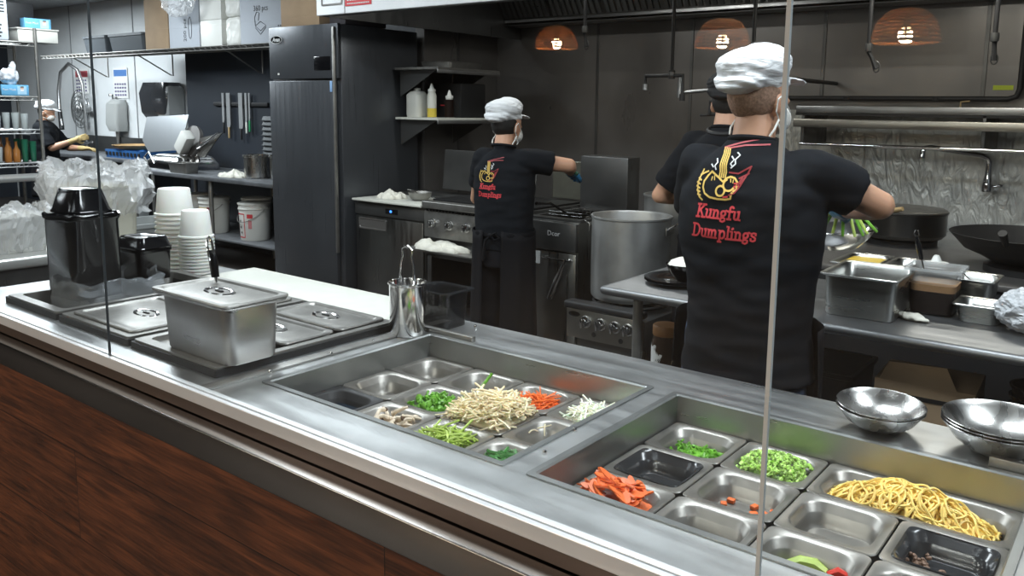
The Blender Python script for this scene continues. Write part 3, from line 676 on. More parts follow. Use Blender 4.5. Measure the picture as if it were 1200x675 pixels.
def bowls():
    def bowl(R, h):
        b = B(); b.lathe([(R*.38, 0), (R*.52, .004), (R*.78, h*.45), (R*.93, h*.85), (R*.985, h-.002), (R, h), (R*.99, h+.0015), (R*.97, h), (R*.92, h*.86), (R*.77, h*.47), (R*.50, .006), (.001, .0035)], seg=56, cap1=True); return b
    f = None
    for k, lab in enumerate(('lower bowl of the smaller nested pair on the counter edge', 'upper bowl of the smaller nested pair of steel bowls')):
        o = tag(bowl(.088, .046).build('mixing_bowl', bowlm), lab, 'steel bowl', 'smaller pair of steel bowls', None, (-.425, 1.742, CT+.001+k*.009))
        if k: o.rotation_euler = (0.03, .02, 0)
    for k, lab in enumerate(('bottom bowl of the larger nested stack of steel bowls', 'middle bowl of the larger nested stack of steel bowls', 'top bowl of the larger nested stack of steel bowls')):
        tag(bowl(.108, .056).build('mixing_bowl', bowlm), lab, 'steel bowl', 'larger stack of steel bowls', None, (-.205, 1.765, CT+.001+k*.006))
bowls()

# ================================================================== WORK TABLE AND WHAT STANDS ON IT
def work_table():
    t = T('work_table', 'long steel work table with rounded front edge behind the nearest cook', 'work table', (0, 0, 0))
    Z = .89; b = B()
    pr = [(2.80, Z-.038), (2.788, Z-.036), (2.779, Z-.028), (2.776, Z-.018), (2.780, Z-.007), (2.790, Z), (3.53, Z), (3.53, Z-.038)]
    rx = [-1.80, -1.795, -1.78]
    rs = []
    for x, k in ((-1.80, .5), (-1.792, .86), (-1.775, 1), (1.2, 1)):
        rs.append([(x, y if y > 3 else 2.80-(2.80-y)*k, Z-.019+(z-(Z-.019))*(k if k < 1 else 1)) for y, z in pr])
    b.rings(rs); b.build('table_top', mat('table_steel', (.20, .205, .21), .42, .85, streak=(2, 30, 30, .36, .5), vary=(4, .12)), t)
    for x in (-1.66, -.15, 1.1):
        for y in (2.86, 3.46): B().lathe([(.020, 0), (.022, .02), (.021, .05), (.0205, Z-.04)], (x, y, 0), 16).build('leg', steelp, t)
    B().box(-1.70, 1.15, 2.84, 3.48, .40, .42, .004).build('undershelf', steelc, t)
work_table()
def deep(name, label, cat, w_, d, h, loc, rz=0, m=None, fl=.012, rad=.035): return pan(name, label, cat, w_, d, h, loc, m or mat('worn_pan_steel', (.42, .42, .40), .3, 1, vary=(7, .15), streak=(5, 5, 40, .22, .4)), rz, None, fl, rad)
def on_table():
    Z = .892
    deep('deep_steel_pan', 'deep open half-size steel pan at the front of the work table', 'steel pan', .27, .33, .150, (-.815, 3.06, Z), .02)
    # square clear container of brown sauce
    t = T('sauce_container', 'square clear container half full of brown sauce on the work table', 'food container', (-.625, 3.20, Z), .03)
    B().rings([rr(.145, .145, .025, 0), rr(.165, .165, .03, .155), rr(.187, .187, .02, .158), rr(.187, .187, .02, .166), rr(.163, .163, .03, .166), rr(.142, .142, .025, .004)]).build('body', clearp, t)
    B().rings([rr(.164, .164, .03, .156), rr(.189, .189, .02, .1585), rr(.189, .189, .02, .167), rr(.162, .162, .03, .167), rr(.160, .160, .03, .120), rr(.1605, .1605, .03, .120)], True, False, False).build('rim', mat('frosted_clear_rim', (.6, .62, .62), .2, alpha=.45, spec=.8), t)
    B().rings([rr(.139, .139, .023, .005), rr(.150, .150, .026, .085)]).build('sauce', sauce, t)
    B().rings([rr(.1505, .1505, .026, .0855), rr(.154, .154, .027, .110)]).build('foam', saucef, t)
    # spoon standing in it
    t = T('serving_spoon', 'black-gripped serving spoon leaning out of the sauce container', 'spoon', (-.640, 3.20, Z+.02), 0)
    B().tube([(0, 0, 0), (-.02, 0, .10), (-.045, 0, .19)], .0035, 8).build('shaft', steelb, t)
    B().tube([(-.038, 0, .165), (-.052, 0, .215), (-.062, 0, .25)], [.007, .010, .006], 10).build('grip', blackp, t)
    B().tube([(-.058, 0, .24), (-.070, 0, .258), (-.066, 0, .272), (-.056, 0, .27), (-.052, 0, .252)], .0025, 8).build('loop', chrome, t)
    # small pans
    deep('small_steel_pan', 'shallow steel pan at the right of the sauce container on the work table', 'steel pan', .165, .165, .065, (-.465, 3.17, Z))
    p = deep('small_steel_pan', 'steel pan of white paste standing behind the sauce container', 'steel pan', .165, .20, .11, (-.53, 3.42, Z))
    B().rings([rr(.12, .15, .02, .05), rr(.125, .155, .022, .075)]).build('paste', whitep, p)
    B().tube([(0, -.02, .08), (-.05, -.06, .14), (-.085, -.09, .155)], .0035, 8).build('spoon_handle', steelb, p)
    p = deep('egg_tray', 'flat steel tray of yellow liquid egg beside the cook', 'steel tray', .175, .30, .13, (-.94, 3.40, Z+.0))
    B().rings([rr(.13, .25, .02, .06), rr(.14, .265, .022, .116)]).build('liquid_egg', yolk, p)
    p = deep('small_steel_pan', 'dark-filled steel pan right of the yellow egg tray', 'steel pan', .11, .30, .13, (-.79, 3.40, Z))
    B().rings([rr(.07, .25, .015, .05), rr(.078, .26, .016, .10)]).build('filling', blackm, p)
    p = deep('small_steel_pan', 'steel pan holding a white-lidded tub, farthest on the work table', 'steel pan', .11, .13, .13, (-.675, 3.44, Z))
    B().lathe([(.04, .03), (.042, .13), (.045, .134), (.045, .142), (.02, .146), (.012, .165), (.008, .170)], (0, 0, 0), 20).build('white_bottle_top', whitep, p)
    # rag
    b = B(); b.ell((0, 0, .012), (.04, .03, .014)); b.ell((.03, -.012, .008), (.03, .018, .008)); b.ell((-.03, .014, .01), (.025, .02, .011))
    tag(remesh(b, .004, 2, fn=lambda c: .004*noise.noise(c*60), name='folded_rag', m=cloth), 'small cream rag tucked against the deep steel pan', 'rag', None, None, (-.655, 3.02, Z-.001))
    # plastic bag at right
    tag(puff_bag(.12, .09, .075, 2.2).build('plastic_bag', mat('milky_bag', (.62, .64, .67), .25, alpha=.85), None, False), 'crumpled white plastic bag at the right end of the work table', 'plastic bag', None, None, (-.285, 3.08, Z))
    # black plates and bowl with rice, left end
    for k in range(3):
        b = B(); b.lathe([(.07, 0), (.08, .002), (.135, .012), (.138, .015), (.134, .016), (.08, .006), (.001, .005)], seg=40)
        tag(b.build('black_plate', blackp), ['lowest', 'middle', 'uppermost'][k]+' of the three black plates beneath the rice bowl', 'plate', 'black plates under the rice bowl', None, (-1.575, 3.03, Z+.001+.0045*k))
    t = T('rice_bowl', 'black bowl filled with white rice on the black plates', 'bowl', (-1.535, 3.02, Z+.018))
    B().lathe([(.034, 0), (.038, .006), (.062, .028), (.082, .070), (.080, .071), (.060, .030), (.001, .010)], seg=36).build('bowl', blackp, t)
    b = B(); b.lathe([(.070, .05), (.074, .064), (.06, .082), (.03, .094), (.001, .096)], seg=24); b.build('rice', rice, t)
    # below: jar and stacked dark bowls on the undershelf
    t = T('jar', 'brown-lidded jar with a torn white label on the lower shelf', 'jar', (-1.635, 3.06, .422))
    B().lathe([(.055, 0), (.060, .01), (.060, .20), (.052, .225), (.050, .24)], seg=28).build('body', mat('dark_jar', (.05, .03, .02), .15), t)
    B().lathe([(.055, .232), (.057, .236), (.057, .272), (.053, .277)], seg=32).build('lid', brownlid, t)
    b = B(); R = []
    for z, wv in ((.03, .7), (.07, .9), (.11, .75), (.15, .95), (.19, .6)): R.append([(.0607*math.cos(a), .0607*math.sin(a), z+.006*math.sin(a*9)) for a in [math.radians(200+90*wv*i/10) for i in range(11)]])
    b.rings(R, False, False, False); b.build('torn_label', paper, t)
    f = None
    for k in range(11):
        if f is None: f = o = B().lathe([(.03, 0), (.034, .006), (.075, .03), (.088, .052), (.086, .054), (.070, .032), (.001, .008)], seg=30).build('dark_bowl', blackp)
        else: o = dup(f)
        tag(o, '%s in the stack of dark bowls on the shelf beside the brown-lidded jar' % ordinal(10-k).capitalize(), 'bowl', 'dark bowls on the lower shelf', None, (-1.475, 3.0, .422+k*.019))
    # cardboard box under the table at right
    t = T('cardboard_box', 'brown cardboard box with a black stripe under the work table', 'cardboard box', (-.575, 2.995, .422), .05)
    B().box(-.155, .155, -.13, .13, 0, .29, .003).build('carton', card, t)
    B().box(-.09, .08, -.132, -.130, .235, .250).build('black_stripe', blackm, t)
    b = B(); b.rings([[(-.14, -.13, .288), (.10, -.13, .288), (.10, -.128, .288), (-.14, -.128, .288)], [(-.12, -.10, .345), (.06, -.09, .35), (.06, -.088, .35), (-.12, -.098, .345)]]); b.build('flap', card, t)
    f = None
    for k in range(9):
        if f is None:
            f = o = T('dark_tub', '', 'tub', (0, 0, 0), 0, 'dark tubs under the table'); B().lathe([(.07, 0), (.078, .04), (.084, .042), (.084, .048), (.076, .048), (.068, .004)], seg=28).build('body', blackp, o)
        else: o = dup(f)
        o.location = (-.255, 3.0, .422+k*.034); o['label'] = '%s dark round tub in the column right of the cardboard box' % ordinal(8-k).capitalize()
    t = T('black_bin', 'large round black bin under the right end of the work table', 'bin', (.12, 2.45, 0)); 
    B().lathe([(.17, 0), (.175, .01), (.21, .60), (.222, .602), (.225, .63), (.20, .65), (.12, .668), (.02, .672)], seg=36).build('body', blackm, t); B().tube([(-.05, 0, .67), (-.03, 0, .69), (.03, 0, .69), (.05, 0, .67)], .008).build('handle', blackm, t)
    t = T('black_crate', 'black plastic crate under the work table behind the nearest cook', 'crate', (-1.02, 3.12, .422))
    b = B(); b.rings([rr(.36, .30, .02, 0), rr(.38, .32, .02, .22), rr(.40, .34, .02, .225), rr(.40, .34, .02, .24), rr(.37, .31, .02, .24), rr(.35, .29, .02, .01)]); b.build('body', blackm, t)
on_table()

# ================================================================== COOKING LINE
def knob(parent, x, y, z, r=.022, m=knobm):
    b = B(); b.T = Matrix.Translation((x, y, z)) @ Matrix.Rotation(PI/2, 4, 'X')
    b.lathe([(r*1.25, 0), (r*1.25, .004), (r, .006), (r*.9, .030), (r*.8, .033)], seg=24); k = b.build('knob', m, parent)
    b = B(); b.T = Matrix.Translation((x, y, z)) @ Matrix.Rotation(PI/2, 4, 'X'); b.box(-.005, .005, -r*.95, r*.95, .033, .046, .002); b.build('grip_bar', chrome, k)
def undercounter_fridge():
    t = T('undercounter_fridge', 'low steel refrigerator with a white board top and blue display', 'refrigerator', (-4.495, 4.10, 0))
    W = .365
    B().box(-W, W, .02, .72, .12, .90, .004).build('cabinet', steeld, t)
    B().box(-W+.01, W-.01, .0, .02, .14, .79, .006).build('door', mat('door_steel', (.30, .30, .29), .3, 1, streak=(40, 40, 2, .24, .42)), t)
    B().box(-W, W, .0, .02, .80, .885, .004).build('control_panel', steeld, t)
    b = B(); b.rings([rr(.26, .08, .01, 0), rr(.25, .07, .01, .004)]); 
    h = B(); h.T = Matrix.Translation((-.17, -.001, .735)) @ Matrix.Rotation(PI/2, 4, 'X'); h.rings([rr(.30, .085, .01, 0), rr(.30, .085, .01, .004), rr(.28, .065, .01, .004), rr(.27, .055, .01, -.004)]); h.build('recessed_handle', steelh, t)
    B().box(-.03, .10, -.003, 0, .825, .862, .001).build('display', blackp, t); B().box(.02, .04, -.0045, -.003, .837, .852).build('blue_light', bluelit, t)
    for x in (-.33, .33):
        for y in (.08, .66): B().lathe([(.02, 0), (.025, .01), (.018, .04), (.018, .12)], (x, y, 0), 14).build('foot', steelb, t)
    b.b.free()
    B().box(-W-.0, W, -.03, .40, .902, .918, .004).build('board_top', board, t)
    B().box(-W, W, .41, .72, .90, .93, .004).build('rear_rail', steeld, t)
    t2 = T('steel_bowl', 'small pale bowl with a spoon on the low refrigerator', 'bowl', (-4.37, 4.30, .919))
    B().lathe([(.05, 0), (.075, .02), (.088, .06), (.085, .061), (.070, .022), (.001, .004)], seg=28).build('bowl', steelp, t2); B().tube([(0, 0, .03), (-.05, -.01, .07), (-.11, -.02, .075)], .004).build('spoon', steelb, t2)
    tag(crumple(.24, .17, .075, 3.1).build('folded_cloth', cloth), 'crumpled cream cloth on the low refrigerator next to the bowl', 'cloth', None, None, (-4.64, 4.27, .919))
undercounter_fridge()
def griddle():
    t = T('gas_range', 'steel griddle range with chrome knobs left of the middle cook', 'range', (-3.665, 4.10, 0)); W = .455
    B().box(-W, W, .03, .80, .55, .95, .004).build('body', steeld, t)
    B().box(-W, W, -.01, .03, .70, .885, .006).build('knob_panel', steelp, t)
    b = B(); b.box(-W, W, -.035, .04, .905, .955, .008, 3); b.build('front_ledge', steelp, t)
    b = B()
    for k in range(30): b.box(-W+.02+k*.0305, -W+.034+k*.0305, -.004, .0, .872, .898)
    b.build('vent_slots', blackm, t, False)
    for x in (-.37, -.21, -.05, .11, .27): knob(t, x, -.01, .80, .026)
    B().box(-W+.02, W-.02, .06, .62, .95, .965, .003).build('griddle_plate', blacki, t)
    b = B(); b.T = Matrix.Rotation(-.10, 4, 'X'); b.box(-.50, .42, 0, .012, 0, .31, .004); tag(b.build('splash_panel', steeld, None, False), 'dark leaning splash panel at the back of the griddle', 'splash panel', None, None, (-4.03, 4.70, .965))
    B().box(-W, W, -.0, .80, .06, .10, .004).build('base_shelf', steelc, t)
    B().box(-W, W, .55, .80, .10, .56).build('back_panel', blackm, t)
    for x in (-W+.03, W-.03):
        for y in (.03, .76): B().box(x-.02, x+.02, y-.02, y+.02, 0, .56, .003).build('leg', steeld, t)
    B().box(-W+.01, .20, -.20, .06, .635, .650, .004).build('fold_down_shelf', steelp, t)
    for x in (-.38, .12): B().tube([(x, .03, .56), (x, -.15, .636)], .006).build('bracket', steelp, t)
    t2 = T('frying_pan', 'black frying pan resting on the griddle range', 'frying pan', (-3.62, 4.30, .966), 2.6)
    B().lathe([(.10, 0), (.125, .004), (.15, .045), (.147, .046), (.12, .008), (.001, .005)], seg=32).build('pan', blacki, t2)
    B().tube([(.145, 0, .04), (.20, 0, .055), (.36, 0, .075)], [.008, .010, .012], 8).build('handle', steelb, t2)
    tag(crumple(.48, .20, .085, 8.3).build('folded_cloth', cloth), 'crumpled cream cloth on the fold-down shelf below the knobs', 'cloth', None, None, (-3.86, 3.99, .651))
    b = B(); b.lathe([(.03, 0), (.045, .10), (.048, .104), (.042, .104), (.028, .004)], seg=20); tag(b.build('paper_cup', whitep), 'small white cup under the griddle range', 'cup', None, None, (-3.55, 4.18, .101))
    b = B(); b.ell((0, 0, .03), (.14, .06, .03)); tag(remesh(b, .008, 1, fn=lambda c: .018*noise.noise(c*30), name='crumpled_foil', m=steelb), 'crumpled aluminium foil under the griddle range', 'foil', None, None, (-3.36, 4.16, .101))
griddle()
def fryer():
    t = T('deep_fryer', 'tall steel deep fryer with dark door beside the middle cook', 'fryer', (-2.985, 4.05, 0)); W = .195
    b = B(); b.box(-W, W, .02, .78, .10, .92, .004); b.build('cabinet', mat('fryer_steel', (.23, .23, .22), .3, 1, streak=(30, 30, 2, .24, .45), vary=(3, .2)), t)
    b = B(); b.box(-W, W, -.01, .02, .74, .915, .006); b.build('upper_panel', steeld, t)
    B().box(-W, W, -.005, .02, .12, .73, .006).build('door', mat('door_steel', (.30, .30, .29), .3, 1), t)
    b = B(); b.rings([rr(.39, .62, .02, .92, 3, 0, .34), rr(.39, .62, .02, .935, 3, 0, .34), rr(.33, .5, .02, .935, 3, 0, .34), rr(.31, .48, .02, .80, 3, 0, .34)]); b.build('frying_vat', steeld, t)
    B().box(-W-.02, W-.03, .62, .78, .92, 1.29, .01).build('flue', steeld, t)
    for x in (-.15, .15):
        for y in (.08, .70): B().lathe([(.02, 0), (.015, .10)], (x, y, 0), 12).build('leg', steelb, t)
    text('maker_name', 'Dcor', whitepr, .045, (.03, -.0115, .845), FRONT, t)
    B().box(-.185, -.075, -.0075, -.005, .645, .725).build('data_label', paper, t, False)
    b = B(); b.tube([(-.02, -.005, .700), (-.03, -.04, .700), (-.02, -.05, .700), (.15, -.05, .695), (.16, -.04, .695), (.15, -.005, .695)], .006, 8); b.build('door_handle', steelb, t)
    for s_ in (-1, 1):
        b = B(); b.box(-.07, .07, -.20, .10, 0, .11, .01); b.T = Matrix()
    t2 = T('fryer_basket', 'black-handled fryer basket hanging over the deep fryer', 'fryer basket', (-2.985, 4.32, .86)); b = B()
    for k in range(9): b.tube([(-.12+k*.03, -.12, .10), (-.12+k*.03, -.11, 0), (-.12+k*.03, .11, 0), (-.12+k*.03, .12, .10)], .0018, 5)
    for k in range(5): b.tube([(-.13, -.125+k*.001, .02+k*.02), (.13, -.125, .02+k*.02), (.13, .125, .02+k*.02), (-.13, .125, .02+k*.02)], .0018, 5, True)
    b.build('wire_basket', steeld, t2); B().tube([(0, -.12, .10), (0, -.28, .17), (0, -.42, .18)], [.006, .009, .011], 8).build('handle', blackp, t2)
    t3 = T('tongs', 'long steel tongs hanging from the fryer door handle', 'tongs', (-2.825, 3.990, .705)); 
    for s_ in (-1, 1): B().tube([(0, s_*.002-.004, 0), (-.045+s_*.006, s_*.008-.012, -.11), (-.105+s_*.004, s_*.004-.014, -.25)], [.006, .009, .013], 8).build('arm', steelb, t3)
    tag(B().box(-.17, .17, 0, .02, 0, .27, .006).build('back_panel', mat('flue_steel', (.20, .20, .165), .4, .8, vary=(6, .2)), None, False), 'olive-grey steel back panel behind the middle cook', 'back panel', None, None, (-3.36, 4.80, .966))
fryer()
def stock_range():
    t = T('stock_pot_range', 'low steel stock pot range with four chrome knobs', 'range', (-2.17, 3.40, 0)); W = .225; m = mat('range_front', (.36, .35, .32), .32, 1, streak=(20, 20, 2, .25, .4), vary=(4, .15))
    B().box(-W, W, .02, 1.06, .36, .58, .004).build('body', steeld, t)
    B().box(-W, W, .0, .02, .44, .59, .004).build('knob_panel', m, t)
    b = B(); b.box(-W-.003, W+.003, -.03, .05, .595, .635, .014, 3); b.build('front_rail', blacki, t)
    for x in (-.105, -.015, .07, .145): knob(t, x, 0, .535, .026)
    for x, z in ((-.055, .475), (.105, .47)): b = B(); b.T = Matrix.Translation((x, 0, z)) @ Matrix.Rotation(PI/2, 4, 'X'); b.lathe([(.013, 0), (.013, .003)], seg=14); b.build('port', blackm, t)
    b = B(); b.T = Matrix.Translation((-.175, -.001, .565)) @ Matrix.Rotation(PI/2, 4, 'X'); b.lathe([(.022, 0), (.022, .003), (.016, .003), (.016, 0)], seg=18, sx=1.6, sy=.6); b.build('badge', blackm, t)
    for x in (-W+.025, W-.025):
        for y in (.03, 1.03): B().box(x-.025, x+.025, y-.025, y+.025, 0, .44, .003).build('leg', m, t)
    B().box(-W, W, .05, 1.0, .10, .13, .004).build('drip_shelf', blackm, t)
    for cy in (.27, .78):
        b = B()
        for k in range(8): a = k*PI/4; b.tube([(.05*math.cos(a), cy+.05*math.sin(a), .622), (.20*math.cos(a), cy+.20*math.sin(a), .622)], .009, 6)
        for r in (.06, .13, .20): b.tube([(r*math.cos(2*PI*i/28), cy+r*math.sin(2*PI*i/28), .614) for i in range(28)], .008, 6, True)
        b.build('burner_grate', blacki, t)
    def pot(name, label, loc, R, H, rz=0):
        t = T(name, label, 'stock pot', loc, rz); m = mat('worn_aluminium', (.47, .47, .46), .40, .9, vary=(5, .22), streak=(14, 14, 3, .32, .52), bump=(30, .06, .003))
        B().lathe([(R*.93, 0), (R*.985, .012), (R, .03), (R, H-.012), (R+.006, H-.008), (R+.006, H), (R-.002, H), (R-.005, H-.01), (R-.005, .02), (.001, .012)], seg=72).build('body', m, t)
        B().lathe([(R-.007, H*.60), (R-.0065, H*.605), (.001, H*.607)], seg=48).build('broth', mat('pale_broth', (.20, .17, .12), .1), t)
        for s_ in (-1, 1):
            b = B(); b.tube([(s_*(R-.002), -.05, H*.86), (s_*(R+.035), -.05, H*.92), (s_*(R+.045), 0, H*.935), (s_*(R+.035), .05, H*.92), (s_*(R-.002), .05, H*.86)], .0055, 8); h = b.build('handle', steelb, t)
            b = B(); b.T = Matrix.Translation((s_*(R+.001), 0, H*.84)); b.box(-.003, .003, -.07, .07, -.02, .025, .002); b.build('rivet_plate', steelp, h)
        return t
    pot('stock_pot', 'tall dented aluminium stock pot on the front burner', (-2.185, 3.67, .632), .205, .43, .22)
    pot('stock_pot', 'second aluminium stock pot on the rear burner, half hidden', (-2.165, 4.19, .632), .215, .50, -.3)
stock_range()

def wok_line():
    t = T('wok_range', 'dark steel wok range against the crinkled rear splash', 'range', (-.55, 4.03, 0))
    b = B(); b.box(-1.05, 1.9, 0, 1.62, .12, .84, .006); b.build('body', mat('black_enamel', (.02, .02, .021), .35), t); b = B(); b.box(-1.05, 1.9, -.02, 1.62, .84, .87, .006); b.build('top_deck', steelh, t)
    for x in (-1.1, -.1, .9, 1.8):
        for y in (.06, 1.5): B().lathe([(.025, 0), (.02, .12)], (x, y, 0), 12).build('leg', steeld, t)
    for x in (-.55, .0, .55, 1.1): knob(t, x, -.001, .70, .03)
    for cx, cy in ((-.62, .94), (.08, .40), (.95, .45)):
        B().lathe([(.19, .87), (.19, .90), (.16, .915), (.13, .915), (.13, .87)], (cx, cy, 0), 36, False, False).build('wok_ring', blacki, t)
    t = T('lidded_pot', 'wide dark pot with a flat lid and wooden handle at the wok range', 'pot', (-1.17, 4.95, .916)); R = .235
    B().lathe([(R*.92, 0), (R, .02), (R, .135), (R+.006, .14), (R+.006, .146), (R-.004, .146), (R-.006, .02), (.001, .01)], seg=60).build('body', mat('dark_pot_steel', (.12, .12, .12), .28, 1), t)
    b = B(); b.lathe([(R+.004, .147), (R+.005, .152), (R*.95, .160), (R*.80, .160), (R*.5, .168), (.001, .172)], seg=60); l_ = b.build('lid', steelp, t)
    b = B(); b.T = Matrix.Translation((-.005, -.22, .150)) @ Matrix.Rotation(-.5, 4, 'Z') ; b.tube([(-.075, 0, .0), (0, -.01, .012), (.075, 0, .03)], [.010, .015, .012], 10); b.build('wooden_handle', brassm, l_)
    def wok(label, loc, R, rz, tilt=0):
        t = T('wok', label, 'wok', loc, rz); t.rotation_euler = (tilt, 0, rz)
        B().lathe([(.05, 0.028), (R*.45, .04), (R*.8, .09), (R, .165), (R-.004, .167), (R*.78, .094), (R*.43, .03), (.001, .006)], seg=52).build('bowl', blacki, t)
        b = B(); b.tube([(-R*.98, 0, .155), (-R-.03, 0, .19), (-R-.05, 0, .21)], [.013, .017, .019], 12); b.build('handle_socket', blacki, t)
    wok('black iron wok with its handle socket towards the room', (-.47, 4.43, .885), .35, 1.40)
    # faucet: wall-mounted swing spout
    t = T('wok_faucet', 'chrome swing-arm wok faucet mounted on the crinkled splash', 'faucet', (-.86, 5.75, 0))
    b = B(); b.tube([(0, -.01, 1.17), (0, -.10, 1.17)], .022, 14); b.lathe([(.032, 1.14), (.034, 1.17), (.028, 1.20), (.020, 1.24), (.018, 1.33)], (0, -.10, 0), 18); b.build('valve_body', chrome, t)
    B().tube([(0, -.10, 1.31), (-.01, -.11, 1.345), (-.04, -.14, 1.36), (-.28, -.36, 1.405), (-.31, -.39, 1.40), (-.318, -.395, 1.375), (-.318, -.395, 1.34)], [.018, .018, .017, .016, .016, .016, .018], 12).build('swing_spout', chrome, t)
    B().tube([(.02, -.10, 1.17), (.07, -.10, 1.18), (.09, -.11, 1.18)], [.010, .009, .012], 10).build('lever', chrome, t)
    # shelf rails above
    t = T('wall_shelf', 'double steel rail shelf above the wok range', 'wall shelf', (0, 5.30, 0))
    B().box(-1.95, 1.5, .0, .44, 1.60, 1.645, .006).build('upper_rail', alum, t)
    B().box(-1.95, 1.5, .0, .44, 1.585, 1.60).build('shelf_underside', blackm, t)
    B().box(-1.95, 1.5, -.04, .0, 1.510, 1.562, .006).build('lower_rail', mat('yellowed_steel', (.52, .49, .43), .34, 1, streak=(1, 20, 20, .25, .45)), t)
    b = B(); b.tube([(-1.9, -.03, 1.405), (1.5, -.03, 1.405)], .011, 12); b.build('utensil_bar', chrome, t)
    for x in (-1.9, -.85, .3, 1.4): B().box(x-.01, x+.01, .0, .45, 1.40, 1.60, .002).build('bracket', steeld, t)
    t = T('gas_pipe', 'black horizontal gas pipe under the smoked panels with a bend at the right', 'pipe', (0, 5.70, 0))
    b = B(); b.tube([(-2.2, 0, 1.70), (-.80, 0, 1.70), (-.755, 0, 1.715), (-.74, 0, 1.76), (-.735, 0, 2.6)], .017, 10); b.build('pipe', blackm, t)
    for x in (-1.75, -1.2): B().lathe([(.025, -.012), (.025, .012)], (x, 0, 1.70), 12).build('collar', blackm, t)
    B().tube([(-1.05, -.03, 1.62), (-1.05, -.03, 1.68), (-1.0, -.03, 1.685)], .006, 8).build('hook', brassm, t)
wok_line()
tag(B().box(-.055, .055, -.002, 0, -.014, .014).build('warning_label', neon, None, False), 'small yellow-green label on the smoked panel above the wok shelf', 'label', None, None, (-.84, 5.768, 1.77))

def hood():
    t = T('exhaust_hood', 'large steel exhaust hood over the cooking line with a pale front face', 'exhaust hood', (0, 0, 0)); x0, x1, y0 = -4.62, 1.5, 3.60
    b = B(); b.box(x0, x1, y0, y0+.03, 2.19, 2.98, .004); b.build('front_face', hoodw, t, False)
    b = B(); b.box(x0, x0+.02, y0+.03, 5.76, 2.19, 2.98); b.box(x1-.02, x1, y0+.03, 5.76, 2.19, 2.98); b.build('side_face', steeld, t, False)
    B().box(x0, x1, y0+.03, 5.75, 2.90, 2.93).build('inner_top', steelh, t, False)
    b = B(); b.box(x0+.03, x1-.03, 5.52, 5.745, 2.29, 2.315, .004); b.box(x0+.03, x1-.03, 5.52, 5.53, 2.29, 2.335, .002); b.build('grease_gutter', alum, t)
    b = B()
    for k in range(12):
        b.T = Matrix.Translation((x0+.28+k*.51, 5.50, 2.34)) @ Matrix.Rotation(.6, 4, 'X')
        for j in range(9): b.box(-.23+j*.054, -.23+j*.054+.03, 0, .02, 0, .60)
    b.build('baffle_filter', steeld, t, False)
    B().box(x0+.02, x1-.02, y0+.03, y0+.09, 2.192, 2.21, .003).build('drip_edge', steeld, t)
    # red notice and panel mark
    s_ = B().box(-.125, .125, -.002, 0, -.028, .028).build('notice', red, t, False); s_.location = (-4.20, y0-.001, 2.262)
    b = B()
    for k in range(9): b.box(-.105+k*.024, -.088+k*.024, -.0035, -.002, .004, .018)
    for k in range(13): b.box(-.105+k*.0165, -.094+k*.0165, -.0035, -.002, -.018, -.009)
    b.build('lettering', whitepr, s_, False)
    s2 = B().rings([rr(.21, .12, .01, 0), rr(.21, .12, .01, .004), rr(.19, .10, .01, .004), rr(.19, .10, .01, .0)], True, False, False).build('switch_plate', steelp, t); s2.location = (-4.46, y0-.001, 2.31); s2.rotation_euler = FRONT
    B().box(-4.335, -4.33, y0-.0015, y0, 2.19, 2.98).build('seam', steeld, t, False)
    return t
hood()
def nozzles():
    z1 = 2.88
    def drop(label, x, y, zb, parts):
        t = T('nozzle_pipe', label, 'pipe', (x, y, 0)); B().tube([(0, 0, zb), (0, 0, z1)], .011, 10).build('pipe', blackm, t)
        B().lathe([(.018, -.02), (.020, 0), (.018, .02)], (0, 0, zb), 12).build('coupling', steeld, t); parts(t)
    def hook(t, zb, s_): B().tube([(0, 0, zb-.02), (.02*s_, 0, zb-.05), (.05*s_, 0, zb-.11)], [.012, .010, .014], 8).build('nozzle', blackm, t); B().tube([(.05*s_+.016*math.cos(a), 0, zb-.10+.028*math.sin(a)) for a in [2*PI*i/12 for i in range(12)]], .0035, 6, True).build('cap_ring', steeld, t)
    drop('thin drop pipe with a nozzle above the middle cook', -3.07, 4.5, 2.11, lambda t: hook(t, 2.11, .3))
    drop('drop pipe with a short nozzle behind the white cap of the nearest cook', -1.92, 4.5, 1.97, lambda t: hook(t, 1.97, .15))
    drop('drop pipe with a hooked nozzle left of the rear rail centre', -1.29, 4.5, 1.94, lambda t: hook(t, 1.94, .9))
    drop('drop pipe with a ring nozzle near the right edge', -.71, 4.5, 1.97, lambda t: hook(t, 1.97, .1))
    def tee(t):
        B().tube([(-.18, 0, 1.74), (-.18, 0, 1.81), (.075, 0, 1.81), (.075, 0, 1.68)], .012, 10).build('cross_pipe', blackm, t)
        B().lathe([(.016, 1.725), (.016, 1.76)], (-.18, 0, 0), 12).build('end_nozzle', alum, t); B().lathe([(.019, 1.79), (.019, 1.84)], (0, 0, 0), 12).build('tee_joint', blackm, t)
        B().lathe([(.017, 1.66), (.017, 1.70)], (.075, 0, 0), 12).build('end_nozzle', blackm, t)
    drop('branching black pipe with two outlets over the stock pots', -2.43, 4.5, 1.82, tee)
    t = T('pot_filler', 'double-jointed steel pot filler arm over the stock pots', 'faucet', (-2.43, 4.62, 0))
    B().lathe([(.02, 1.68), (.022, 1.72), (.018, 1.78), (.012, 1.81)], (0, 0, 0), 14).build('end_valve', alum, t)
    B().tube([(0, 0, 1.71), (.58, .05, 1.765)], .012, 10).build('upper_arm', alum, t); B().tube([(.20, 0, 1.58), (.20, .0, 1.66), (.58, .05, 1.685)], .012, 10).build('lower_arm', blackm, t)
    B().tube([(.14, 0, 1.575), (.60, .05, 1.60)], .007, 8).build('brace', blackm, t); B().tube([(.58, .05, 1.50), (.58, .05, 1.80), (.58, 1.14, 1.80)], .013, 10).build('riser', blackm, t)
nozzles()

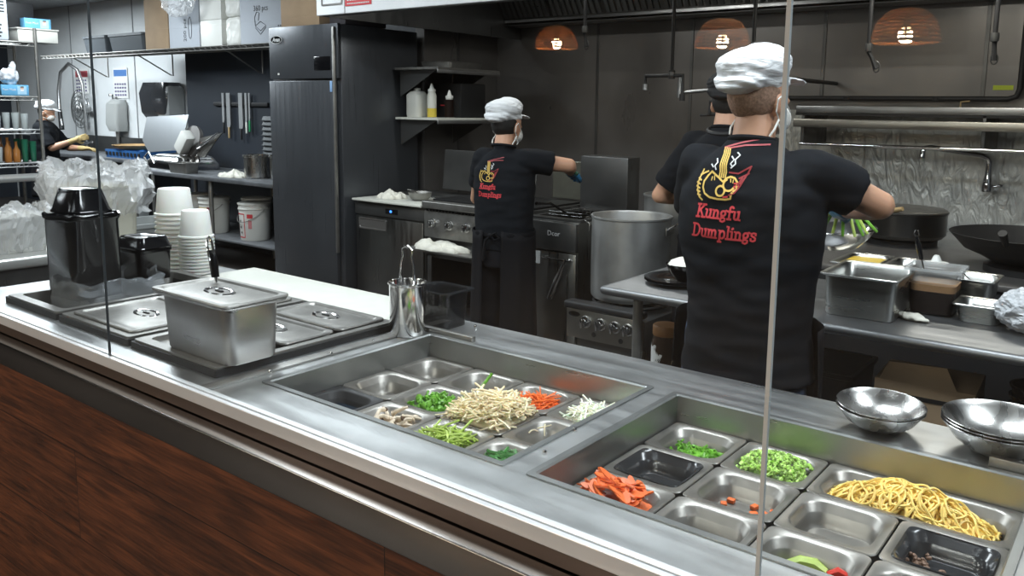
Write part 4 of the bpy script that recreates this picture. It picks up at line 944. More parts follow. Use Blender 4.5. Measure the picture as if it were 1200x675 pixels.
def side_shelves():
    for z, lab, m in ((1.90, 'upper steel shelf on the dark side wall', alum), (1.52, 'lower steel shelf on the side wall carrying the squeeze bottles', board)):
        t = T('wall_shelf', lab, 'wall shelf', (-4.88, 4.53 if z > 1.6 else 4.53, z))
        y1 = .72; b = B(); b.box(.008, .47, 0, y1, -.018, .0, .002); b.build('shelf_board', steelp if z > 1.6 else board, t, False); B().box(.46, .474, 0, y1, -.045, -.018, .002).build('front_lip', alum, t)
        for y in (.06, y1-.06): b = B(); b.prism([(0.008, -.02), (.40, -.02), (.008, -.22)], y-.004, y+.004, 'y'); b.build('bracket', steeld, t, False)
    tag(B().rings([rr(.14, .12, .03, 0), rr(.15, .13, .035, .02), rr(.15, .13, .035, .17), rr(.10, .09, .03, .20), rr(.05, .05, .02, .205), rr(.05, .05, .02, .225)]).build('white_jug', mat('jug_plastic', (.6, .6, .55), .4, alpha=1)), 'squat pale plastic jug at the near end of the lower wall shelf', 'jug', None, None, (-4.76, 4.66, 1.521))
    def bottle(label, x, y, h, liq, fill):
        t = T('squeeze_bottle', label, 'squeeze bottle', (x, y, 1.521), 0, 'squeeze bottles on the wall shelf')
        B().lathe([(.034, 0), (.036, .004), (.036, h-.03), (.028, h-.012), (.026, h)], seg=24).build('body', mat('squeeze_clear', (.75, .75, .68), .3, alpha=.75), t)
        B().lathe([(.0365, .002), (.0366, fill)], seg=24).build('contents', liq, t)
        B().lathe([(.030, h), (.030, h+.016), (.018, h+.022), (.008, h+.055), (.004, h+.062)], seg=20).build('nozzle_cap', whitep, t)
    bottle('squeeze bottle of yellow oil on the lower wall shelf', -4.60, 4.66, .20, oilm, .07)
    bottle('squeeze bottle of dark sauce right of the yellow one', -4.49, 4.74, .15, sauce, .14)
    t = T('black_box', 'black boxy appliance at the far end of the lower wall shelf', 'appliance', (-4.66, 5.02, 1.521)); B().box(-.16, .17, -.15, .15, 0, .27, .012).build('case', blackm, t); B().box(-.05, .0, -.153, -.15, .09, .10).build('red_mark', red, t)
    b = B(); b.rings([rr(.30, .36, .02, 0), rr(.33, .39, .03, .05), rr(.34, .40, .03, .052), rr(.33, .39, .03, .056), rr(.30, .36, .02, .006)]); tag(b.build('steel_tray', steelp), 'shallow steel tray on the upper wall shelf', 'steel tray', None, None, (-4.66, 4.95, 1.901))
side_shelves()

def tall_fridge():
    t = T('reach_in_fridge', 'tall dark steel reach-in refrigerator with an oval white badge', 'refrigerator', (-5.315, 4.0, 0)); W = .415
    B().box(-W, W, .03, .80, .12, 2.19, .004).build('cabinet', fridge_m, t)
    B().box(-W, W, 0, .03, 1.80, 2.195, .004).build('top_panel', fridge_m, t); B().box(-W, W-.045, -.01, .03, .15, 1.785, .008).build('door', fridge_m, t)
    B().box(W-.040, W-.02, -.025, .0, .50, 2.17, .006).build('edge_handle', steelp, t)
    o = B(); o.T = Matrix.Translation((-W+.10, -.001, 2.10)) @ Matrix.Rotation(PI/2, 4, 'X'); o.lathe([(.055, 0), (.055, .003)], seg=36, sx=1.3, sy=.55); bd = o.build('badge', blackp, t)
    o = B(); o.T = Matrix.Translation((-W+.10, -.0045, 2.10)) @ Matrix.Rotation(PI/2, 4, 'X'); o.tube([(.070*math.cos(a), .029*math.sin(a), 0) for a in [2*PI*i/40 for i in range(40)]], .0022, 6, True); o.build('badge_ring', whitepr, bd)
    text('badge_text', 'Avan', whitepr, .046, (-W+.10, -.005, 2.10), FRONT, bd, bold=.0012, shear=.2)
    B().box(.14, .33, -.004, 0, 1.86, 1.96, .003).build('thermostat_panel', blackp, t); B().box(.335, .36, -.016, -.008, 1.70, 1.78, .002).build('blue_tag', mat('pale_blue_tag', (.25, .42, .68), .5), t)
    B().box(-.31, -.29, -.003, 0, 1.83, 1.845).build('lamp_dot', whitep, t)
    for x in (-.36, .36):
        for y in (.08, .74): B().lathe([(.03, 0), (.03, .04), (.015, .05), (.015, .12)], (x, y, 0), 12).build('caster', blackm, t)
    # cartons on top
    tag(B().box(-.27, .20, -.20, .20, 0, .30, .004).build('carton', card), 'plain brown carton on top of the tall refrigerator', 'carton', 'cartons on the refrigerator', None, (-5.38, 4.26, 2.197))
    tag(B().box(-.09, .09, -.20, .20, 0, .28, .004).build('carton', mat('dark_carton', (.05, .045, .05), .7)), 'dark narrow carton at the right on top of the refrigerator', 'carton', 'cartons on the refrigerator', None, (-5.02, 4.30, 2.197))
tall_fridge()

# ================================================================== BACK LEFT OF THE KITCHEN
def slicer_table():
    t = T('steel_table', 'long dark steel table under the knife strip, with buckets on its shelf', 'table', (0, 0, 0)); x0, x1, y0, y1 = -8.95, -5.80, 4.42, 5.22
    B().box(x0, x1, y0, y1, .86, .90, .006).build('table_top', steelc, t); B().box(x0+.03, x1-.03, y0+.05, y1-.03, .28, .30, .004).build('lower_shelf', steelc, t)
    for x in (x0+.06, -7.42, x1-.06):
        for y in (y0+.05, y1-.05): B().lathe([(.022, 0), (.022, .86)], (x, y, 0), 14).build('leg', steelp, t)
    # buckets
    def bucket(label, x, y, deco):
        t = T('bucket', label, 'bucket', (x, y, .301), 0, 'white buckets under the steel table')
        B().lathe([(.130, 0), (.135, .01), (.148, .30), (.155, .302), (.155, .312), (.149, .314), (.151, .345), (.158, .347), (.158, .360), (.150, .364), (.05, .366)], seg=40).build('pail', whitep, t)
        B().tube([(.158*math.cos(a), .158*math.sin(a)-.004, .30-.12*math.sin(-a)*1.0*(1 if math.sin(a) < 0 else 0)) for a in [math.radians(180+180*i/16) for i in range(17)]], .003, 6).build('wire_handle', steelp, t)
        def patch(nm, a0, a1, z0, z1, m, R=.1475):
            b = B(); b.rings([[( (R-.012*(1-z/.30)+.0015)*math.cos(math.radians(a0+(a1-a0)*i/10)), (R-.012*(1-z/.30)+.0015)*math.sin(math.radians(a0+(a1-a0)*i/10)), z) for i in range(11)] for z in (z0, z1)], False, False, False); b.build(nm, m, t)
        if deco == 1: patch('label', 235, 300, .07, .27, mat('cream_label', (.72, .62, .38), .6)); patch('red_stripe', 300, 318, .07, .27, mat('maroon', (.25, .03, .03), .6)); patch('red_mark', 242, 285, .19, .25, red, .1485)
        if deco == 2:
            for a, bb, z0, z1 in ((240, 285, .255, .265), (240, 285, .03, .04), (240, 243, .03, .265), (282, 285, .03, .265)): patch('red_border', a, bb, z0, z1, red)
            patch('red_print', 296, 318, .22, .26, red); patch('red_print', 300, 314, .12, .20, mat('faded_red', (.62, .25, .26), .6)); patch('black_print', 258, 266, .18, .20, blackpr); patch('black_print', 258, 266, .12, .14, blackpr); patch('black_print', 262, 270, .07, .09, blackpr)
    bucket('white bucket farthest left on the shelf under the steel table', -8.12, 4.75, 0); bucket('white bucket with a cream and maroon label under the steel table', -7.72, 4.68, 1)
    bucket('plain white bucket behind the table leg', -7.38, 4.95, 0); bucket('white bucket with a red bordered label, farthest right under the steel table', -7.02, 4.68, 2)
    t = T('white_jug', 'white plastic jug under the left end of the steel table', 'jug', (-9.42, 4.55, 0)); B().box(-.3, .3, -.18, .18, .0, .42, .01).build('crate_base', mat('grey_bin', (.32, .34, .34), .6), t); B().rings([rr(.16, .16, .04, .42), rr(.17, .17, .04, .62), rr(.10, .12, .04, .70), rr(.06, .06, .02, .74), rr(.05, .05, .02, .78)]).build('jug', whitep, t)
    # slicer
    t = T('meat_slicer', 'steel meat slicer with tilted tray and black blade guard', 'slicer', (-8.50, 4.80, .901), 0); t.scale = (1.22, 1.1, 1.2)
    B().rings([rr(.62, .44, .06, 0), rr(.62, .44, .06, .04), rr(.52, .36, .06, .11), rr(.40, .28, .06, .13)]).build('base', steelb, t)
    b = B(); b.T = Matrix.Translation((-.20, -.05, .16)) @ Matrix.Rotation(-.35, 4, 'X') @ Matrix.Rotation(-.05, 4, 'Y'); b.prism([(-.42, .10), (-.26, -.02), (.26, 0), (.26, .33), (-.44, .33)], -.006, .006, 'y'); b.build('gauge_plate', mat('slicer_plate', (.42, .44, .46), .35, .8), t)
    b = B(); b.T = Matrix.Translation((.13, .02, .24)) @ Matrix.Rotation(1.2, 4, 'X'); b.lathe([(.15, -.02), (.155, 0), (.15, .02)], seg=36); b.build('blade_guard', steelh, t)
    b = B(); b.T = Matrix.Translation((.12, -.08, .18)) @ Matrix.Rotation(.75, 4, 'Y'); b.box(-.06, .06, -.05, .05, -.02, .19, .02); b.build('food_pusher', whitep, t)
    b = B(); b.tube([(.20, .02, .10), (.26, .0, .20), (.62, -.02, .34)], [.02, .02, .008], 10); b.build('slide_rod', steelb, t)
    b = B(); b.T = Matrix.Translation((.22, .02, .12)); b.prism([(0, 0), (.05, .16), (.40, .22), (.33, .17), (.12, .0)], -.006, .006, 'y'); b.build('side_tray', steelp, t)
    B().lathe([(.02, 0), (.03, .02), (.03, .05), (.012, .07)], (-.24, -.18, .02), 16).build('dial', blackm, t)
    B().tube([(-.22, -.20, .02), (-.24, -.24, .10), (-.16, -.24, .15), (-.12, -.20, .03)], .010, 8).build('grab_bar', chrome, t)
    b = B(); b.rings([rr(.30, .14, .02, 0), rr(.32, .16, .02, .10), rr(.34, .18, .02, .103), rr(.33, .17, .02, .106), rr(.29, .13, .02, .01)]); tag(b.build('steel_pan', steelp), 'small steel pan in front of the meat slicer', 'steel pan', None, None, (-7.98, 4.52, .901))
    tag(crumple(.42, .20, .08, 5.5).build('folded_cloth', cloth), 'crumpled white cloth on the steel table by the canisters', 'cloth', None, None, (-7.22, 4.60, .901))
    for k, (x, y, lab) in enumerate(((-6.98, 4.70, 'left steel canister on the steel table beside the refrigerator'), (-6.68, 4.78, 'right steel canister on the steel table beside the refrigerator'))):
        B_ = B(); B_.lathe([(.11, 0), (.12, .01), (.125, .20), (.135, .206), (.135, .22), (.128, .224), (.118, .218), (.115, .01), (.001, .006)], seg=36); tag(B_.build('steel_canister', bowlm), lab, 'steel canister', None, None, (x, y, .901))
    f = None
    for k in range(12):
        if f is None: f = o = B().rings([rr(.24, .24, .03, 0), rr(.25, .25, .03, .004), rr(.23, .23, .03, .010), rr(.21, .21, .03, .046)]).build('grey_tray', mat('grey_lid', (.07, .075, .08), .5))
        else: o = dup(f)
        tag(o, '%s of the stacked dark trays behind the steel canisters' % ordinal(11-k).capitalize(), 'tray', 'dark trays on the steel table', None, (-7.12, 5.04, .901+k*.049))
    # knife strip
    t = T('knife_rack', 'magnetic knife strip on the dark wall', 'knife rack', (-8.05, 5.235, 1.60)); B().box(-.50, .50, -.010, .012, -.02, .02, .003).build('strip', blackm, t)
    for k, (dx, L, wd, hm, lab) in enumerate(((-.30, .20, .022, blackm, 'slim knife at the left of the knife strip'), (-.20, .25, .038, brassm, 'wide cleaver with a wooden handle on the knife strip'), (.03, .26, .040, blackm, 'wide knife with a black handle in the middle of the strip'), (.13, .19, .020, whitep, 'narrow knife with a pale handle on the strip'), (.19, .17, .014, mat('green_handle', (.03, .30, .12), .5), 'thin knife with a green handle, farthest right on the strip'))):
        kt = T('knife', lab, 'knife', (-8.05+dx, 5.218, 1.60), 0, 'knives on the strip'); B().prism([(-wd*.9, .12), (wd*.9, .12), (wd*.9, -L+.03), (wd*.9-.012, -L), (-wd*.9, -L)], -.002, .002, 'y').build('blade', mat('knife_steel', (.5, .51, .52), .4, .6), kt, False); B().box(-.011, .011, -.008, .008, -L-.12, -L, .004).build('handle', hm, kt)
    B().box(-7.86, -7.855, 5.2, 5.25, 0, 0).b.free()
slicer_table()

def high_shelf():
    z = 2.165
    t = T('wire_shelf', 'long high wire shelf carrying white cartons, left of the refrigerator', 'wire shelf', (0, 4.72, z)); x0, x1 = -11.6, -5.95
    b = B()
    for y in (0, .12, .25, .38, .50): b.tube([(x0, y, 0), (x1, y, 0)], .006, 6)
    k = x0
    while k < x1: b.tube([(k, 0, .004), (k, .5, .004)], .0035, 5); k += .06
    b.tube([(x0, 0, -.035), (x1, 0, -.035)], .005, 6)
    k = x0; P = []
    while k < x1: P += [(k, 0, -.035), (k+.05, 0, 0)]; k += .1
    b.tube(P, .0028, 5); b.build('wire_deck', steelp, t)
    for x in (-10.9, -9.35, -7.6, -6.2): B().tube([(x, .03, 0), (x, .47, -.24), (x, .50, -.25), (x, .50, .02)], .008, 8).build('bracket', steelp, t)
    def ctn(label, x0, x1, h, m, y=4.78, d=.40, fn=None, nm='carton'):
        t = T(nm, label, 'carton', ((x0+x1)/2, y+d/2, z+.008)); B().box(-(x1-x0)/2, (x1-x0)/2, -d/2, d/2, 0, h, .004).build('box', m, t)
        B().box(-(x1-x0)/2+.01, (x1-x0)/2-.01, -.02, .02, h, h+.0008).build('tape', mat('tape', (.5, .42, .3), .3), t)
        if fn: fn(t, -d/2-.0015)
        return t
    ctn('tall brown carton beneath the clear plastic bag on the high shelf', -9.10, -8.62, .62, card)
    def p1(t, y):
        o = text('print', '200 pcs', blackpr, .075, (.02, y, .18), (PI/2, -PI/2, 0), t); b = B(); b.T = Matrix.Translation((.12, y, .20)) @ Matrix.Rotation(PI/2, 4, 'X'); b.tube([(.03*math.cos(a), .11*math.sin(a), 0) for a in [2*PI*i/24 for i in range(24)]], .003, 5, True); b.build('lid_drawing', blackpr, t)
    ctn('grey-white carton printed 200 pcs next to the plastic bag', -8.60, -8.02, .50, greybox, fn=p1)
    ctn('bright white carton between the two grey-white ones, lower of two', -8.0, -7.62, .26, whitep); o = ctn('bright white carton standing on the lower white carton', -8.0, -7.62, .26, whitep); o.location.z += .262
    for k in range(2):
        b = B(); b.rings([rr(.26, .30, .05, 0), rr(.29, .33, .06, .04), rr(.29, .33, .06, .24), rr(.25, .29, .05, .275)]); tag(remesh(b, .012, 2, fn=lambda c: .008*noise.noise(c*18), name='paper_goods_pack', m=whitep), ['lower', 'upper'][k]+' white wrapped pack left of the 360 pcs carton', 'wrapped pack', None, None, (-7.46, 4.96, z+.008+k*.28))
    def p2(t, y):
        text('print', '360 pcs', blackpr, .075, (-.06, y, .325), FRONT, t)
        b = B(); b.T = Matrix.Translation((-.07, y, .165)) @ Matrix.Scale(.8, 4) @ Matrix.Rotation(PI/2, 4, 'X')
        b.tube([(-.10, .0, 0), (.0, -.06, 0), (.11, .0, 0), (.0, .05, 0)], .004, 5, True); b.tube([(-.10, -.02, 0), (.0, -.10, 0), (.11, -.02, 0)], .004, 5)
        b.tube([(-.10, .01, 0), (-.11, .10, 0), (-.07, .16, 0), (-.02, .15, 0), (-.04, .06, 0)], .004, 5); b.build('box_drawing', blackpr, t)
        b = B()
        for k in range(4):
            for j in range(4): b.box(.20+j*.032, .224+j*.032-.006*(k % 2), y-.0005, y+.0005, .04+k*.035, .055+k*.035)
        b.build('small_print', blackpr, t, False)
    ctn('large grey-white carton printed 360 pcs with a clamshell drawing', -7.30, -6.50, .66, greybox, fn=p2)
    tag(puff_bag(.27, .10, .20, 1.7).build('plastic_bag', bagm, None, False), 'puffed clear plastic bag on top of the brown carton', 'plastic bag', None, None, (-8.12, 4.62, z+.30))
    for k, (a, c_) in enumerate(((-10.55, -9.98), (-9.92, -9.14))):
        o = B(); o.rings([rr(c_-a-.06, .38, .03, 0), rr(c_-a-.01, .42, .03, .17), rr(c_-a, .44, .02, .172), rr(c_-a, .44, .02, .20), rr(c_-a-.03, .40, .03, .20), rr(c_-a-.07, .36, .03, .01)])
        tag(o.build('grey_tub', mat('grey_tub_plastic', (.07, .08, .09), .5)), ['narrower grey tub at the left on the high wire shelf', 'wider grey tub on the high wire shelf beside the brown carton'][k], 'tub', 'grey tubs on the high shelf', None, ((a+c_)/2, 4.98, z+.008))
high_shelf()

def dish_area():
    t = T('dish_counter', 'steel dishwashing counter against the white back wall', 'counter', (0, 0, 0)); x0, x1, y0 = -12.9, -9.75, 5.10
    b = B(); b.box(x0, x1, y0, 5.78, .85, .90, .01); b.build('counter_top', steelc, t); B().box(x0, x1, 5.74, 5.78, .90, 1.12, .004).build('backsplash', steeld, t)
    b = B(); b.box(-12.3, -11.5, 5.2, 5.7, .55, .85); b.build('sink_basin', steeld, t)
    for x in (x0+.05, -11.3, x1-.05): B().lathe([(.02, 0), (.02, .85)], (x, y0+.05, 0), 12).build('leg', steelp, t)
    t = T('rinse_faucet', 'tall spring pre-rinse faucet arching over the dish counter', 'faucet', (-12.45, 5.60, .90))
    P = [(0, 0, 0), (0, 0, .55), (-.02, 0, .95), (-.10, -.02, 1.15), (-.30, -.05, 1.24), (-.50, -.08, 1.12), (-.56, -.10, .85), (-.52, -.12, .55), (-.42, -.14, .35)]
    B().tube(P[:6]+P[6:], [.018]*2+[.024]*6+[.014], 10).build('spring_hose', alum, t); B().tube([(-.52, -.12, .58), (-.44, -.14, .30)], [.028, .035], 12).build('spray_head', blackm, t)
    B().tube([(0, 0, .35), (-.30, -.02, .50)], .009, 8).build('hook_arm', alum, t); B().tube([(-.08, -.03, .10), (.22, -.03, .14)], .018, 8).build('mixing_tap', chrome, t)
    t = T('blue_rack', 'blue plastic glass rack on the dish counter', 'rack', (-10.55, 5.40, .901)); b = B(); b.rings([rr(.90, .46, .03, 0), rr(.92, .48, .03, .10), rr(.88, .44, .03, .10), rr(.86, .42, .03, .01)]); b.build('body', bluep, t)
    b = B()
    for k in range(10): b.box(-.42+k*.09, -.37+k*.09, -.243, -.236, .03, .075)
    b.build('vent_slots', blackm, t, False)
    b = B(); b.lathe([(.18, 0), (.26, .02), (.30, .06), (.29, .062), (.25, .025), (.001, .01)], seg=32); tag(b.build('brown_basket', mat('tan_basket', (.50, .32, .15), .6, vary=(12, .2))), 'round tan basket resting on the blue rack', 'basket', None, None, (-10.62, 5.40, 1.003))
    # dispensers and notices
    t = T('paper_towel_dispenser', 'smoked paper towel dispenser on the white wall', 'dispenser', (-10.45, 5.79, 1.30)); b = B(); b.rings([rr(.60, .18, .07, .06, 5, 0, -.09), rr(.68, .26, .09, .18, 5, 0, -.13), rr(.70, .28, .09, .42, 5, 0, -.14), rr(.62, .24, .09, .56, 5, 0, -.12)]); b.build('cover', mat('smoke_cover', (.045, .047, .052), .2, coat=.4), t)
    B().box(.06, .36, -.24, -.0, .08, .52, .05).build('side_panel', mat('pale_grey_plastic', (.28, .29, .29), .5), t); B().box(-.25, .2, -.2, -.02, -.06, .07, .01).build('paper_sheet', paper, t)
    t = T('soap_dispenser', 'grey wall soap dispenser over the dish counter', 'dispenser', (-11.75, 5.79, 1.20)); b = B(); b.rings([rr(.28, .14, .03, 0, 5, 0, -.07), rr(.34, .18, .05, .10, 5, 0, -.09), rr(.34, .16, .05, .38, 5, 0, -.08), rr(.24, .10, .04, .44, 5, 0, -.05)]); b.build('housing', mat('grey_disp', (.42, .43, .42), .45), t)
    B().lathe([(.02, -.18), (.03, 0)], (0, -.08, 0), 12).build('nozzle', steelp, t); B().tube([(-.18, -.08, .50), (-.12, -.06, .50), (-.10, -.06, .36)], .018, 8).build('pipe', chrome, t)
    t = T('wall_fan', 'round wall-mounted fan behind the dish spray hose', 'fan', (-12.75, 5.79, 1.50)); b = B(); b.T = Matrix.Rotation(PI/2, 4, 'X') @ Matrix.Translation((0, 0, .12))
    for r in (.06, .12, .18, .24, .28): b.tube([(r*math.cos(2*PI*i/28), r*math.sin(2*PI*i/28), .04*(1-(r/.28)**2)) for i in range(28)], .006, 5, True)
    for k in range(16): a = k*PI/8; b.tube([(0, 0, .04), (.28*math.cos(a), .28*math.sin(a), 0)], .004, 5)
    b.build('cage', alum, t); b = B(); b.T = Matrix.Rotation(PI/2, 4, 'X') @ Matrix.Translation((0, 0, .09))
    for k in range(4): a = k*PI/2; b.tube([(.02*math.cos(a), .02*math.sin(a), 0), (.20*math.cos(a), .20*math.sin(a), .01)], [.02, .05], 8)
    b.build('blades', mat('pale_grey_plastic', (.28, .29, .29), .5), t); B().tube([(0, 0, 0), (0, -.10, 0)], .04, 12).build('mount', blackm, t)
    for k, (x, z, wd, h, c, lab) in enumerate(((-12.9, 1.72, .42, .36, (.50, .10, .12), 'paper notice with a red heading on the white back wall'), (-11.75, 1.66, .40, .42, (.10, .22, .50), 'paper notice with a blue heading on the white back wall'))):
        t = T('wall_notice', lab, 'notice', (x, 5.788, z)); B().box(-wd/2, wd/2, -.002, 0, 0, h).build('sheet', paper, t, False); B().box(-wd/2+.02, wd/2-.02, -.004, -.002, h-.12, h-.03).build('heading', mat('head%d' % k, c, .6), t, False)
        b = B()
        for j in range(4):
            for q in range(5): b.box(-wd/2+.03+q*.068, -wd/2+.075+q*.068, -.004, -.002, .03+j*.05, .055+j*.05)
        b.build('lettering', mat('ink_purple', (.12, .10, .22), .6), t, False)
    # big dark bowl / bins below
    t = T('black_basin', 'wide black basin on a stand before the dish counter', 'basin', (-8.85, 4.02, 0)); B().lathe([(.16, .0), (.20, .02), (.22, .50), (.32, .70), (.345, .76), (.34, .765), (.30, .70), (.001, .60)], seg=40).build('body', blackm, t)
    t = T('grey_bin', 'square grey bin behind the white foam cups', 'bin', (-6.0, 3.05, 0)); B().rings([rr(.34, .34, .04, 0), rr(.42, .42, .05, .70), rr(.44, .44, .05, .71), rr(.44, .44, .05, .74), rr(.40, .40, .05, .74), rr(.33, .33, .04, .02)]).build('body', mat('grey_bin', (.32, .34, .34), .6), t)
dish_area()

def shelf_unit():
    t = T('wire_shelving', 'wire shelving unit at the far left with glassware', 'shelving', (-9.15, 2.86, 0)); X, Y = .25, .72
    for x in (-X, X):
        for y in (-Y, Y): B().lathe([(.016, 0), (.016, 2.3)], (x, y, 0), 10).build('post', steelp, t)
    for z, solid in ((2.16, 0), (1.64, 0), (1.32, 1), (1.0, 1)):
        b = B()
        for s_ in (-1, 1):
            b.tube([(s_*X, -Y, z), (s_*X, Y, z)], .007, 6); b.tube([(s_*X, -Y, z-.035), (s_*X, Y, z-.035)], .005, 6); b.tube([(-X, s_*Y, z), (X, s_*Y, z)], .007, 6)
        if solid: b.box(-X, X, -Y, Y, z-.004, z+.004)
        else:
            k = -Y
            while k < Y: b.tube([(-X, k, z), (X, k, z)], .004, 5); k += .05
        k = -Y; P = []
        while k < Y: P += [(X, k, z-.035), (X, k+.04, z)]; k += .08
        b.tube(P, .003, 5); b.build('shelf_deck', steelp if not solid else alum, t)
    def maskbox(label, loc, rz):
        t = T('mask_box', label, 'box', loc, rz); B().box(-.05, .05, -.12, .12, 0, .10, .002).build('carton', bluec, t); B().box(.0502, .051, .02, .10, .01, .09).build('picture', mat('pale_blue', (.35, .55, .70), .6), t, False)
        b = B(); b.T = Matrix.Translation((.0515, .06, .062)); b.rings([[(0, .016*math.cos(a), .02*math.sin(a)) for a in [2*PI*i/16 for i in range(16)]], [(.001, .016*math.cos(a), .02*math.sin(a)) for a in [2*PI*i/16 for i in range(16)]]]); b.build('printed_face', mat('face_print', (.55, .38, .30), .6), t, False)
        B().box(.052, .0528, .046, .074, .040, .058).build('printed_mask', whitepr, t, False); B().box(.052, .0526, .044, .076, .076, .086).build('printed_hair', blackpr, t, False)
        o = text('print', 'Face Mask', whitepr, .028, (.0512, -.05, .055), (PI/2, 0, PI/2), t)
    maskbox('blue face mask carton on the cream box, top of the wire shelving', (-9.06, 3.66, 2.303), 0)
    maskbox('blue face mask carton on the middle wire shelf', (-8.97, 3.38, 1.652), 0)
    t = T('cream_box', 'long cream storage box on the top wire shelf', 'box', (-9.08, 3.60, 2.168)); B().box(-.14, .16, -.16, .20, 0, .118, .004).build('box', mat('cream_carton', (.55, .54, .50), .6), t); B().box(-.15, .17, -.17, .21, .118, .132, .004).build('lid', mat('cream_carton', (.55, .54, .50), .6), t)
    t = T('paper_sack', 'white printed sack on the top wire shelf at the far left', 'sack', (-9.08, 3.24, 2.168)); B().box(-.13, .15, -.16, .13, 0, .50, .02).build('sack', greybox, t)
    b = B()
    for j in range(7): b.box(.1505, .152, -.14, .10, .26+j*.03, .275+j*.03)
    for j in range(4): b.box(.1505, .152, -.14, .06+.01*(j % 2), .03+j*.035, .045+j*.035)
    b.build('printing', blackpr, t, False)
    t = T('dark_crate', 'dark crate behind the mask carton on the top wire shelf', 'crate', (-9.20, 3.50, 2.168+.135)); B().box(-.09, .07, -.18, .18, 0, .25, .01).build('crate', blackm, t)
    b = B(); b.ell((0, 0, .08), (.06, .09, .08)); b.ell((0, .04, .15), (.03, .03, .07)); tag(remesh(b, .008, 1, fn=lambda c: .02*noise.noise(c*25), name='plastic_bag', m=mat('milky_bag', (.75, .77, .80), .25, alpha=.8)), 'crumpled bag on the mask carton, middle wire shelf', 'plastic bag', None, None, (-9.0, 3.36, 1.753))
    GM = [('clear_glass_ware', (.5, .55, .55), .4), ('g', (.02, .14, .08), 1), ('amber_glass', (.30, .12, .03), 1)]
    mats = [mat('clear_ware', (.62, .66, .66), .08, alpha=.5, spec=1), greendk, amber, steelb]
    def glassware(z, cols, tagname):
        for k, (y, x, mi, h, r) in enumerate(cols):
            lab = {0: 'clear drinking glass', 1: 'green glass tumbler', 2: 'amber bottle', 3: 'steel cup'}[mi]
            nm = {0: 'drinking_glass', 1: 'green_tumbler', 2: 'amber_bottle', 3: 'steel_cup'}[mi]
            b = B(); prof = [(r*.7, 0), (r*.75, .004), (r, h), (r*.94, h), (r*.68, .008), (.001, .007)] if mi != 2 else [(r, 0), (r, h*.55), (r*.4, h*.75), (r*.35, h*.95), (r*.45, h)]
            b.lathe(prof, seg=16); tag(b.build(nm, mats[mi]), lab+' on the '+tagname, lab.split()[-1], lab+' set on the '+tagname, None, (x, y, z+.009))
    glassware(1.0, [(3.14+.075*k, xx, mi, hh, .032) for k, (mi, hh) in enumerate(((3, .12), (0, .15), (2, .24), (2, .20), (1, .22), (1, .20))) for xx in (-8.96, -9.12)], 'lowest glass shelf')
    glassware(1.32, [(3.14+.08*k, -8.97, mi, hh, .034) for k, (mi, hh) in enumerate(((2, .14), (0, .13), (0, .16), (0, .16), (0, .15)))], 'upper glass shelf')
    # low steel prep table before the shelving
    t = T('prep_table', 'steel side table below the glassware shelving', 'table', (-8.65, 3.0, 0)); B().box(-.22, .22, -.9, .62, .86, .90, .006).build('table_top', mat('pale_steel', (.62, .62, .60), .3, .6), t); B().box(-.20, .20, -.88, .60, .45, .47).build('lower_shelf', steelc, t)
    for x in (-.19, .19):
        for y in (-.86, .58): B().lathe([(.018, 0), (.018, .86)], (x, y, 0), 10).build('leg', steelp, t)
shelf_unit()

def side_counter():
    t = T('side_counter', 'steel side counter behind the black tubs at the left', 'counter', (0, 0, 0))
    b = B(); b.box(-5.2, -3.80, 1.20, 2.06, .90, .95, .012, 3); b.build('worktop', mat('pale_steel', (.62, .62, .60), .3, .6), t); B().box(-5.16, -3.83, 1.24, 2.02, .10, .90).build('cabinet', steeld, t)
    b = B(); b.rings([rr(.33, .24, .05, 0), rr(.36, .27, .06, .25), rr(.37, .28, .06, .255), rr(.35, .26, .06, .255), rr(.32, .23, .05, .01)]); 
    t = T('bag_lined_bin', 'tall pale bin lined with a crumpled clear bag behind the black tubs', 'lined bin', (-4.06, 1.85, .951)); b.build('bin', mat('cream_bin', (.62, .60, .50), .5), t)
    def liner(w_, d, h, amp, par, seed, top=.10):
        b = B(); R = []
        for j in range(15):
            u = j/14; z = h-.13+u*top+.13*min(u*2.2, 1); row = []
            for i in range(110):
                a = 2*PI*i/110; c, s_ = math.cos(a), math.sin(a); k = (abs(c)**3.5+abs(s_)**3.5)**(-1/3.5)
                cr = noise.ridged_multi_fractal(Vector((c*2.6, s_*2.6, u*2.5+seed)), .9, 2.3, 4, 1, 2)
                o = 1.0+amp*(cr*.5-.25)+.16*math.sin(min(1, u*1.25)*PI)+.03*noise.noise(Vector((c*11, s_*11, u*9+seed)))
                row.append((w_/2*c*k*o, d/2*s_*k*o, z+.05*noise.noise(Vector((c*3, s_*3, seed+4)))*u+.012*noise.noise(Vector((c*14, s_*14, u*8)))))
            R.append(row)
        for j in range(1, 5): R.append([(x*(1-.05*j), y*(1-.05*j), z-.05*j) for x, y, z in R[14]])
        b.rings(R, True, False, False); b.build('bag_liner', bagm, par, False)
    liner(.40, .30, .265, .5, t, 1.3)
    t = T('bag_lined_tub', 'small white tub wrapped in a clear plastic bag at the left edge', 'lined tub', (-4.05, 1.46, .951)); b = B(); b.rings([rr(.26, .22, .03, 0), rr(.30, .26, .03, .15), rr(.31, .27, .03, .153), rr(.29, .25, .03, .153), rr(.25, .21, .03, .01)]); b.build('tub', whitep, t); liner(.30, .26, .15, .4, t, 7.7, .04)
side_counter()

